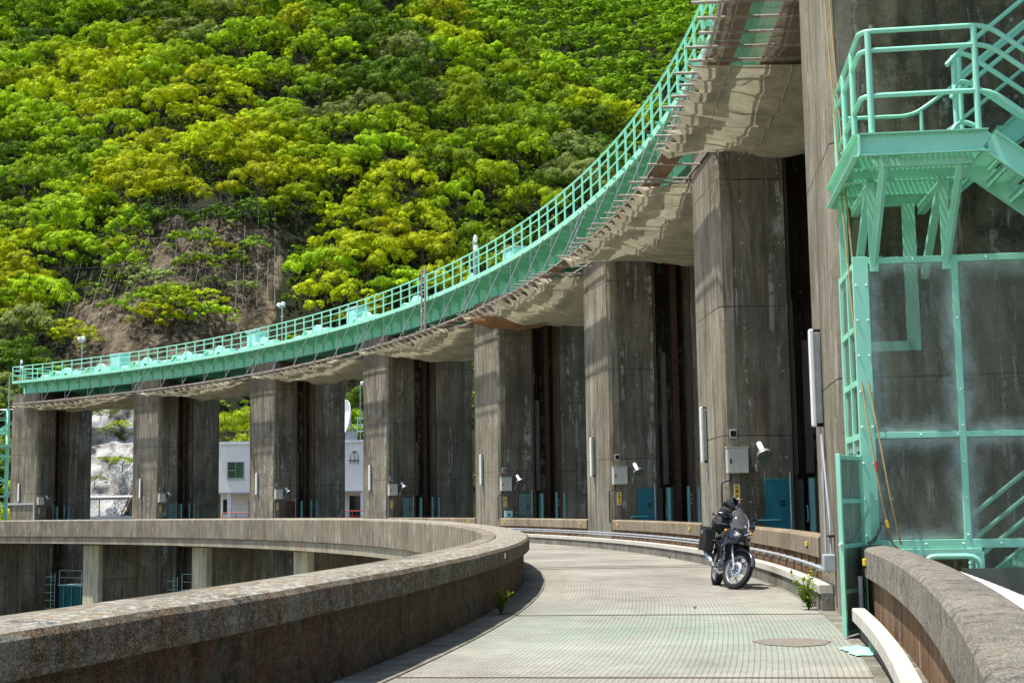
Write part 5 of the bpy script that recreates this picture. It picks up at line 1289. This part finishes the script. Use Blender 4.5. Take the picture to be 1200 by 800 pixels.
# ================================================================== WEEDS
def weed(x,y,z,h,n,label,mat='leaf_weed',flowers=0,seed=1):
    r=random.Random(seed); o=thing('weed',label,'plant',(x,y,z)); m=MB(); T=[]; s_=MB(); fl=MB()
    for k in range(n):
        a=r.random()*2*PI; L=h*r.uniform(.5,1); b=r.uniform(.15,.55)*h; tip=Vector((b*math.cos(a),b*math.sin(a),L)); mid=Vector((tip.x*.35,tip.y*.35,L*.6))
        s_.tube([(0,0,0),mid,tip],[.006,.004,.002],4)
        for j in range(9):
            t=.25+.75*j/8; p=mid*(2*t*(1-t))+tip*t*t; d=Vector((r.gauss(0,1),r.gauss(0,1),r.gauss(.3,.6))).normalized(); u=d.cross(Vector((0,0,1))).normalized(); Ls=r.uniform(.035,.075)*min(1.3,h/.3)
            o_=len(m.v); m.add([p,p+d*Ls*.5+u*Ls*.22,p+d*Ls,p+d*Ls*.5-u*Ls*.22],[(0,1,2,3)]); T.extend([r.random()]*4)
        if flowers and k%2==0: fl.lathe([(.001,0),(.018,.004),(.012,.014),(.001,.016)],tip,(0,0,1),7)
    s_.build('stem','leaf_weed',o); l=m.build('leaves',mat,o); at=l.data.attributes.new('tint','FLOAT','POINT'); at.data.foreach_set('value',T)
    if flowers: fl.build('flower','yellow',o)
weed(*pos(8.02,-4.60,0.01),.36,22,'small green weed at the foot of the left parapet','leaf_weed',0,3)
weed(*pos(7.98,-.33,0.0),.42,26,'leafy weed growing against the foot of the nearest dam pier','leaf_weed',0,4)
weed(*pos(7.94,-.30,0.05),.50,12,'tall weed with small yellow flowers beside the nearest dam pier','leaf_weed',1,6)
weed(*pos(6.72,-.35,0),.10,8,'tiny weed at the kerb left of the motorcycle','leaf_weed',0,8)
for k,(i,o_) in enumerate([(7.96,-1.9)]): weed(*pos(i,o_,.003),.05,7,'scrap of green leaves lying on the road beyond the rusty patch','leaf_weed',0,12)
for k in range(14):
    pass
# ================================================================== MOTORCYCLE  (local x forward, y left, z up)
bk=thing('motorcycle','black adventure motorcycle parked by the right parapet with its front wheel turned','motorcycle',(3.775,25.95,0))
bk.rotation_euler=(math.radians(11),0,math.radians(-86)); bk.rotation_mode='XYZ'
import mathutils
hd=math.atan2(-1.44,.12)
bk.rotation_mode='QUATERNION'
bk.rotation_quaternion=mathutils.Quaternion((0,0,1),hd)@mathutils.Quaternion((1,0,0),math.radians(-10))
RF,RR=.335,.325
def wheel(parent,name,R_,w,rim,c=(0,0,0),knob=True):
    wl=MB(); prof=[(R_-.085,-w*.36),(R_-.05,-w*.5),(R_-.018,-w*.42),(R_,-w*.2),(R_,w*.2),(R_-.018,w*.42),(R_-.05,w*.5),(R_-.085,w*.36)]
    wl.lathe(prof+[prof[0]],c,(0,1,0),48)
    if knob:
        for k in range(56):
            a=2*PI*k/56
            for s in (-1,0,1):
                aa_=a+(.056 if s==0 else 0); rr=R_+(.004 if s==0 else -.006); cc=Vector(c)+Vector((rr*math.cos(aa_),s*w*.30,rr*math.sin(aa_)))
                wl.obox(cc,((math.cos(aa_),0,math.sin(aa_)),(0,1,0),(-math.sin(aa_),0,math.cos(aa_))),(.008,w*.10,.011))
    wo=wl.build(name,'tyre_rubber',parent)
    m=MB(); m.lathe([(R_-.088,-w*.36),(R_-.075,-w*.40),(R_-.098,-w*.30),(R_-.108,-w*.12),(R_-.108,w*.12),(R_-.098,w*.30),(R_-.075,w*.40),(R_-.088,w*.36)],c,(0,1,0),40); m.build('rim','aluminium',wo)
    m=MB()
    for k in range(32):
        a=2*PI*k/32; s=1 if k%2 else -1; b=a+.35*(1 if (k//2)%2 else -1)
        m.tube([Vector(c)+Vector((.035*math.cos(b),s*.035,.035*math.sin(b))),Vector(c)+Vector(((R_-.10)*math.cos(a),s*.012,(R_-.10)*math.sin(a)))],.0035,4)
    m.build('spokes','aluminium',wo)
    m=MB(); m.lathe([(.001,-.055),(.032,-.055),(.045,-.04),(.028,-.02),(.028,.02),(.045,.04),(.032,.055),(.001,.055)],c,(0,1,0),16); m.build('hub','gloss_graphite',wo)
    m=MB(); m.lathe([(.085,-.062),(.145,-.062),(.145,-.057),(.085,-.057),(.085,-.062)],c,(0,1,0),30)
    for k in range(6): a=k*PI/3; m.beam(Vector(c)+Vector((.03*math.cos(a),-.06,.03*math.sin(a))),Vector(c)+Vector((.09*math.cos(a+.3),-.06,.09*math.sin(a+.3))),.012,.004,(0,1,0))
    m.build('brake_disc','aluminium',wo); return wo
WB=1.43
# rear end
wheel(bk,'rear_wheel',RR,.13,0,(-.71,0,RR))
# steering assembly: an empty-free part group -> fork is the part, its children turn with it
rake=math.radians(26); fk=MB(); ax=Vector((-math.sin(rake),0,math.cos(rake)))
hp=Vector((.71,0,RF))   # front axle
steer=math.radians(31)
head=hp+ax*.62+Vector((-.05,0,0))
rotm=Matrix.Translation(head)@Matrix.Rotation(steer,4,ax)@Matrix.Translation(-head)
def turn(m): m.v=[tuple(rotm@Vector(v)) for v in m.v]; return m
for s in (-1,1):
    fk.tube([hp+Vector((-.02,s*.085,-.02)),hp+Vector((-.03,s*.09,.04))+ax*.0,hp+Vector((-.05,s*.095,0))+ax*.36],[.024,.026,.026],10)
    fk.tube([hp+Vector((-.05,s*.095,0))+ax*.34,hp+Vector((-.05,s*.095,0))+ax*.75],.020,10)
fk.tube([hp+Vector((-.0,-.10,0)),hp+Vector((0,.10,0))],.012,8)
fork=turn(fk).build('front_fork','galvanised',bk)
# front wheel built at origin then turned by baking
class WB_(MB): pass
def wheel_turned():
    before=set(bpy.data.objects); w=wheel(bk,'front_wheel',RF,.105,0,(hp.x,hp.y,hp.z))
    new=[o for o in bpy.data.objects if o not in before]
    for o in new: o.data.transform(rotm)
    # ground it
    return w
wheel_turned()
m=MB(); m.beam(hp+Vector((-.09,-.075,.05)),hp+Vector((-.13,-.075,.12)),.05,.09); turn(m).build('brake_caliper','gloss_black',bk)
# front fender: arc over the tyre
m=MB(); rings=[]
for k in range(13):
    a=math.radians(20+ (150-20)*k/12); r=RF+.045+.01*math.sin(k/12*PI); wd=.062*(1-.5*abs(k/12-.5)); c=hp+Vector((r*math.cos(a),0,r*math.sin(a))); n_=Vector((math.cos(a),0,math.sin(a)))
    rings.append([c+Vector((0,-wd,0))-n_*.035,c+Vector((0,-wd*.7,0))+n_*.005,c+n_*.02,c+Vector((0,wd*.7,0))+n_*.005,c+Vector((0,wd,0))-n_*.035,c-n_*.008])
m.hull(rings); turn(m).build('front_fender','gloss_graphite',bk)
# frame, engine, swingarm
m=MB()
for s in (-1,1):
    m.tube([(.42,s*.04,.92),(.30,s*.13,.78),(-.15,s*.15,.72),(-.28,s*.14,.42)],.022,8); m.tube([(.42,s*.04,.86),(.36,s*.10,.45),(.1,s*.12,.24),(-.22,s*.12,.26)],.020,8)
    m.tube([(-.12,s*.14,.70),(-.85,s*.13,.86)],.018,8); m.tube([(-.25,s*.14,.45),(-.70,s*.13,.80)],.016,8)
m.build('frame','black_plastic',bk)
m=MB(); m.lathe([(.001,-.17),(.12,-.16),(.15,-.10),(.15,.10),(.12,.16),(.001,.17)],(-.02,0,.40),(0,1,0),18); m.box(-.2,.16,-.12,.12,.25,.52); m.obox((.13,0,.60),((.5,0,1),(0,1,0),(1,0,-.5)),(.17,.10,.10)); 
for k in range(6): m.obox((.10+.02*k,0,.52+.04*k),((.5,0,1),(0,1,0),(1,0,-.5)),(.006,.125,.125))
m.build('engine','gloss_graphite',bk,bevel=.01)
m=MB(); m.obox((.38,0,.62),((.25,0,1),(0,1,0),(1,0,-.25)),(.15,.15,.02)); m.build('radiator','black_plastic',bk)
m=MB(); m.hull([[(.30,-.07,.24),(.30,.07,.24),(.36,.08,.40),(.36,-.08,.40)],[(-.12,-.10,.17),(-.12,.10,.17),(-.12,.11,.24),(-.12,-.11,.24)]],False); m.build('skid_plate','gloss_black',bk)
m=MB()
for s in (-1,1): m.beam((-.22,s*.10,.36),(-.73,s*.10,RR),.035,.06)
m.build('swingarm','aluminium',bk)
m=MB(); m.tube([(.30,-.06,.50),(.34,-.10,.30),(.1,-.16,.24),(-.25,-.17,.30),(-.45,-.20,.42)],[.025]*5,8); m.tube([(-.42,-.20,.40),(-.50,-.22,.46),(-.85,-.25,.66),(-.90,-.25,.69)],[.04,.075,.082,.055],14); m.build('exhaust','aluminium',bk)
m=MB(); 
for s in(-1,1): m.tube([(-.10,s*.12,.33),(-.12,s*.26,.33)],.014,6)
m.tube([(-.05,.12,.28),(.05,.30,-.01),(.10,.33,-.03)],.013,6); m.build('foot_pegs_and_stand','black_plastic',bk)
# tank, seat, tail
def ell(c,rx,ry,rz,n=16): 
    return [(c[0]+0,c[1]+ry*math.cos(2*PI*k/n),c[2]+rz*math.sin(2*PI*k/n)) for k in range(n)]
m=MB(); m.hull([ell((x,0,z),0,ry,rz) for x,z,ry,rz in ((.42,.86,.05,.06),(.36,.88,.13,.13),(.20,.91,.21,.18),(.05,.90,.20,.17),(-.08,.86,.12,.10),(-.14,.83,.07,.05))]); m.build('fuel_tank','gloss_black',bk)
m=MB(); m.hull([[(x,-w,z-.05),(x,-w*.9,z+.02),(x,-w*.5,z+.045),(x,w*.5,z+.045),(x,w*.9,z+.02),(x,w,z-.05)] for x,z,w in ((-.05,.82,.09),(-.25,.80,.14),(-.45,.83,.14),(-.75,.89,.12),(-.90,.91,.08))]); m.build('seat','black_fabric',bk)
m=MB(); m.hull([[(x,-w,z-.06),(x,-w,z+.03),(x,w,z+.03),(x,w,z-.06)] for x,z,w in ((-.10,.78,.13),(-.5,.80,.13),(-.85,.86,.09),(-.98,.88,.05))],False); m.build('tail_fairing','gloss_black',bk)
m=MB(); m.hull([[(x,-.06,z),(x,-.05,z+.02),(x,.05,z+.02),(x,.06,z)] for x,z in ((-.80,.80),(-1.0,.66),(-1.06,.52))],False); m.build('rear_fender','black_plastic',bk)
# side fairings (radiator shrouds)
for s in (-1,1):
    m=MB(); P_=[(.62,.92),(.50,1.02),(.25,.98),(.10,.84),(.20,.70),(.34,.56),(.46,.52),(.44,.68),(.60,.80)]
    m.prism(P_,0,.035,lambda x,y,z:(x,s*(.165+z+(.06 if x>.2 and x<.5 else .0)-.12*max(0,x-.45)),y)); m.build('side_fairing','gloss_black',bk,bevel=.012)
# front cowl with beak, headlights, screen
m=MB(); m.hull([[(x,-w,z0),(x,-w*1.02,(z0+z1)/2),(x,-w*.6,z1),(x,w*.6,z1),(x,w*1.02,(z0+z1)/2),(x,w,z0),(x,0,z0-.02)] for x,w,z0,z1 in ((.34,.17,.84,1.06),(.50,.205,.80,1.10),(.66,.185,.80,1.05),(.77,.13,.83,.99),(.83,.06,.86,.93))]); m.build('front_cowl','gloss_black',bk)
m=MB(); m.hull([[(x,-w,z-.015),(x,0,z+.012),(x,w,z-.015),(x,0,z-.02)] for x,w,z in ((.70,.09,.84),(.84,.07,.825),(.98,.035,.80))]); m.build('beak','gloss_graphite',bk)
for s in (-1,1):
    m=MB(); P_=[(.02,.0),(.13,.045),(.15,.01),(.06,-.055),(.02,-.05)]
    m.prism(P_,0,.03,lambda x,y,z:(.80-.30*x*1.3+z*.8,s*(x+.0),.925+y)); m.build('headlight','headlight_glass',bk,bevel=.006)
    m=MB(); m.tube([(.80,s*.03,.955),(.765,s*.14,1.0)],.006,5); m.build('daytime_lamp','lamp_white',bk)
m=MB(); rows=[]
nr=8; nc=9
for r_ in range(nr):
    t=r_/(nr-1); z=1.02+.40*t; x0=.66-.24*t-.05*t*t; hw=.12+.055*math.sin(PI*min(1,t*.9+.1))-.05*t**4
    rows.append([(x0-.10*(2*c/(nc-1)-1)**2,hw*(2*c/(nc-1)-1),z-.04*(2*c/(nc-1)-1)**2*t) for c in range(nc)])
V=[p for r_ in rows for p in r_]; m.add(V,[(a*nc+b_,a*nc+b_+1,(a+1)*nc+b_+1,(a+1)*nc+b_) for a in range(nr-1) for b_ in range(nc-1)],None,True); ws_=m.build('windscreen','windscreen',bk); md=ws_.modifiers.new('s','SOLIDIFY'); md.thickness=.004
m=MB(); edge=[rows[a][0] for a in range(nr)]+rows[-1][1:-1]+[rows[a][-1] for a in range(nr-1,-1,-1)]; m.tube(edge,.0025,5); m.build('screen_edge','galvanised',ws_)
# bars, guards, mirrors (turned with the fork)
hb=head+ax*.22
m=MB(); m.tube(fillet([hb+Vector((-.14,-.40,.10)),hb+Vector((-.08,-.24,.13)),hb+Vector((0,-.09,.05)),hb+Vector((0,.09,.05)),hb+Vector((-.08,.24,.13)),hb+Vector((-.14,.40,.10))],.06,3),.012,8); turn(m).build('handlebar','black_plastic',bk)
for s in (-1,1):
    m=MB(); m.tube([hb+Vector((-.08,s*.28,.125)),hb+Vector((-.14,s*.41,.10))],.020,8); turn(m).build('grip','black_fabric',bk)
    m=MB(); m.hull([[hb+Vector((x,s*y,z+.055)),hb+Vector((x+.02,s*y,z)),hb+Vector((x,s*y,z-.055)),hb+Vector((x-.02,s*y,z))] for x,y,z in ((.04,.20,.10),(.05,.30,.11),(.01,.40,.10),(-.09,.445,.09))]); turn(m).build('hand_guard','gloss_black',bk)
    m=MB(); m.tube([hb+Vector((-.05,s*.22,.13)),hb+Vector((-.02,s*.28,.26)),hb+Vector((-.03,s*.33,.28))],.007,6); m.hull([[hb+Vector((-.03+dx,s*(.32+.13*t),.28+.035*math.sin(a)*w)) + Vector((.02*math.cos(a),0,0)) for a in (0,1.57,3.14,4.71)] for t,w,dx in ((0,.7,0),(.3,1.2,0),(.8,1.2,-.01),(1,.6,-.02))]); turn(m).build('mirror','black_plastic',bk)
    m=MB(); m.lathe([(.001,0),(.022,.01),(.028,.035),(.015,.06),(.001,.065)],(.47,s*.20,1.00),(.3,s,0),10); m.build('indicator','orange_plastic',bk)
# crash bar and panniers
m=MB()
for s in (-1,1): m.tube(fillet([(.34,s*.10,.42),(.38,s*.24,.50),(.36,s*.25,.72),(.30,s*.14,.84)],.06,3),.013,6); m.tube(fillet([(-.32,s*.15,.80),(-.36,s*.26,.80),(-.86,s*.26,.82),(-.9,s*.14,.84)],.05,3),.012,6); m.tube([(-.38,s*.26,.80),(-.42,s*.26,.56),(-.80,s*.26,.58),(-.86,s*.26,.82)],.011,6)
m.build('crash_bar','black_plastic',bk)
for s in (-1,1):
    m=MB(); y0,y1=.20,.40; zq=.09
    m.hull([[(-.40,s*y0,z),(-.44,s*y1,z),(-.86,s*y1,z),(-.92,s*y0,z)] if 0 else [(-.40+dx,s*y0,z),(-.43+dx,s*(y1-.03),z),(-.48+dx,s*y1,z),(-.84-dx*.3,s*y1,z),(-.88,s*(y1-.03),z),(-.90,s*y0,z)] for z,dx in ((.50+zq,-.05),(.54+zq,-.01),(.82+zq,0),(.86+zq,0))],False); pn=m.build('pannier','black_plastic',bk,bevel=.012)
    m=MB(); m.hull([[(-.39,s*(y0-.005),z),(-.42,s*(y1+.005),z),(-.87,s*(y1+.005),z),(-.91,s*(y0-.005),z)] for z in (.862+zq,.90+zq)]+[[(-.43,s*(y0+.02),.945+zq),(-.46,s*(y1-.03),.945+zq),(-.84,s*(y1-.03),.945+zq),(-.87,s*(y0+.02),.945+zq)]],False); m.build('pannier_lid','gloss_black',pn,bevel=.008)
    m=MB(); m.box(-.70,-.60,s*(y1+.006)-.006,s*(y1+.006)+.006,.80+zq,.88+zq); m.build('latch','galvanised',pn)
# duffel bag and helmet on the seat (things of their own)
def on_bike(p): return Vector(bk.location)+bk.rotation_quaternion@Vector(p)
bg=thing('duffel_bag','black duffel bag strapped on the motorcycle seat','bag',on_bike((-.42,0,.95))); bg.rotation_mode='QUATERNION'; bg.rotation_quaternion=bk.rotation_quaternion
m=MB(); R_=[]
for k in range(13):
    t=k/12; y_=-.29+.58*t; r=.165*(1-abs(2*t-1)**5*.55); R_.append([( .0+r*1.15*math.cos(a)+.012*math.sin(5*a+k),y_,.165+r*math.sin(a)+.008*math.sin(3*a+k*1.7)) for a in [2*PI*j/18 for j in range(18)]])
m.hull(R_); m.build('bag_body','black_fabric',bg)
m=MB(); 
for y_ in (-.14,.14): m.lathe([(.186,-.02),(.19,0),(.186,.02)],(0,y_,.165),(0,1,0),24)
m.build('strap','gloss_black',bg); m=MB(); m.tube([(.12,-.27,.30),(.0,-.31,.34),(-.12,-.27,.30)],.012,6); m.build('handle','black_plastic',bg)
m=MB(); m.tube([(.19,-.25,.17),(.197,0,.175),(.19,.25,.17)],.008,6); m.build('zip','galvanised',bg)
b2=thing('rolled_jacket','black rolled jacket on top of the duffel bag','jacket',on_bike((-.36,0,1.25))); b2.rotation_mode='QUATERNION'; b2.rotation_quaternion=bk.rotation_quaternion
m=MB(); m.hull([[((.13+.02*math.sin(k*2+a*2))*math.cos(a)+.02,-.19+.38*k/8,.09+(.105-.0*k)*(1-abs(k/4-1)**4*.4)*math.sin(a)) for a in [2*PI*j/16 for j in range(16)]] for k in range(9)]); m.build('jacket_roll','black_fabric',b2)
hm=thing('helmet','black off-road helmet with a peak resting on top of the bag','helmet',on_bike((-.34,.0,1.40))); hm.rotation_mode='QUATERNION'; hm.rotation_quaternion=bk.rotation_quaternion@mathutils.Quaternion((0,0,1),.5)
m=MB(); R_=[]
for k in range(11):
    t=k/10; z=.01+.245*t; r=(.125*math.sin(math.radians(48+132*t)) if t<.98 else .012); cx_=.0+.03*(1-t); R_.append([(cx_+r*1.18*math.cos(a),r*.95*math.sin(a),z) for a in [2*PI*j/20 for j in range(20)]])
m.hull(R_); m.build('shell','gloss_black',hm)
m=MB(); m.hull([[(.10,-.06,.02),(.10,.06,.02),(.10,.06,.08),(.10,-.06,.08)],[(.185,-.035,.03),(.185,.035,.03),(.18,.035,.075),(.18,-.035,.075)]]); m.build('chin_bar','gloss_graphite',hm)
m=MB(); m.hull([[(.06,-.10,.205),(.06,0,.235),(.06,.10,.205),(.06,0,.22)],[(.16,-.095,.22),(.16,0,.24),(.16,.095,.22),(.16,0,.228)],[(.235,-.06,.215),(.235,0,.228),(.235,.06,.215),(.235,0,.22)]]); m.build('peak','gloss_black',hm)
m=MB(); m.lathe([(.121,-.035),(.128,0),(.121,.035)],(.025,0,.135),(0,0,1),16,True,-2.5,-.6); m.build('visor','dark_glass',hm)
# ================================================================== CAMERA, LIGHT, WORLD
cam=bpy.data.cameras.new('camera'); co=bpy.data.objects.new('camera',cam); COL.objects.link(co); scene.camera=co
cam.sensor_fit='HORIZONTAL'; cam.sensor_width=36; cam.lens=F_PX*36/1200; cam.clip_end=3000; cam.clip_start=.1
f=Vector((0,math.cos(TILT),math.sin(TILT))); r=Vector((1,0,0)); u=r.cross(f)
# roll: image turned so that the left side of the horizon sits lower
r2=r*math.cos(ROLL)+u*(-math.sin(ROLL)); 
r2=r*math.cos(-ROLL)+u*math.sin(-ROLL)
u2=r2.cross(f)*1.0
mat=Matrix((( r2.x,u2.x,-f.x,0),(r2.y,u2.y,-f.y,0),(r2.z,u2.z,-f.z,1.5),(0,0,0,1))); co.matrix_world=mat
w=bpy.data.worlds.new('World'); scene.world=w; w.use_nodes=True; nt=w.node_tree; nt.nodes.clear()
sk=nt.nodes.new('ShaderNodeTexSky'); sk.sky_type='NISHITA'; sk.sun_disc=False; sk.sun_elevation=math.radians(SUN_EL); sk.sun_rotation=SUN_AZ; sk.air_density=1.0; sk.dust_density=1.5
bgn=nt.nodes.new('ShaderNodeBackground'); bgn.inputs[1].default_value=.13; ou=nt.nodes.new('ShaderNodeOutputWorld'); nt.links.new(sk.outputs[0],bgn.inputs[0]); nt.links.new(bgn.outputs[0],ou.inputs[0])
sl=bpy.data.lights.new('sun','SUN'); sl.energy=4.7; sl.angle=math.radians(1.2); sl.color=(1,.955,.88); so=bpy.data.objects.new('sun',sl); COL.objects.link(so)
so.rotation_euler=Vector(sun_dir()).to_track_quat('Z','Y').to_euler(); so.location=(-60,0,80)
scene.view_settings.view_transform='Standard'; scene.view_settings.look='None'; scene.view_settings.exposure=.74; scene.view_settings.gamma=1; scene.view_settings.use_curve_mapping=False
scene.cycles.max_bounces=6; scene.cycles.transparent_max_bounces=12; scene.cycles.use_denoising=True
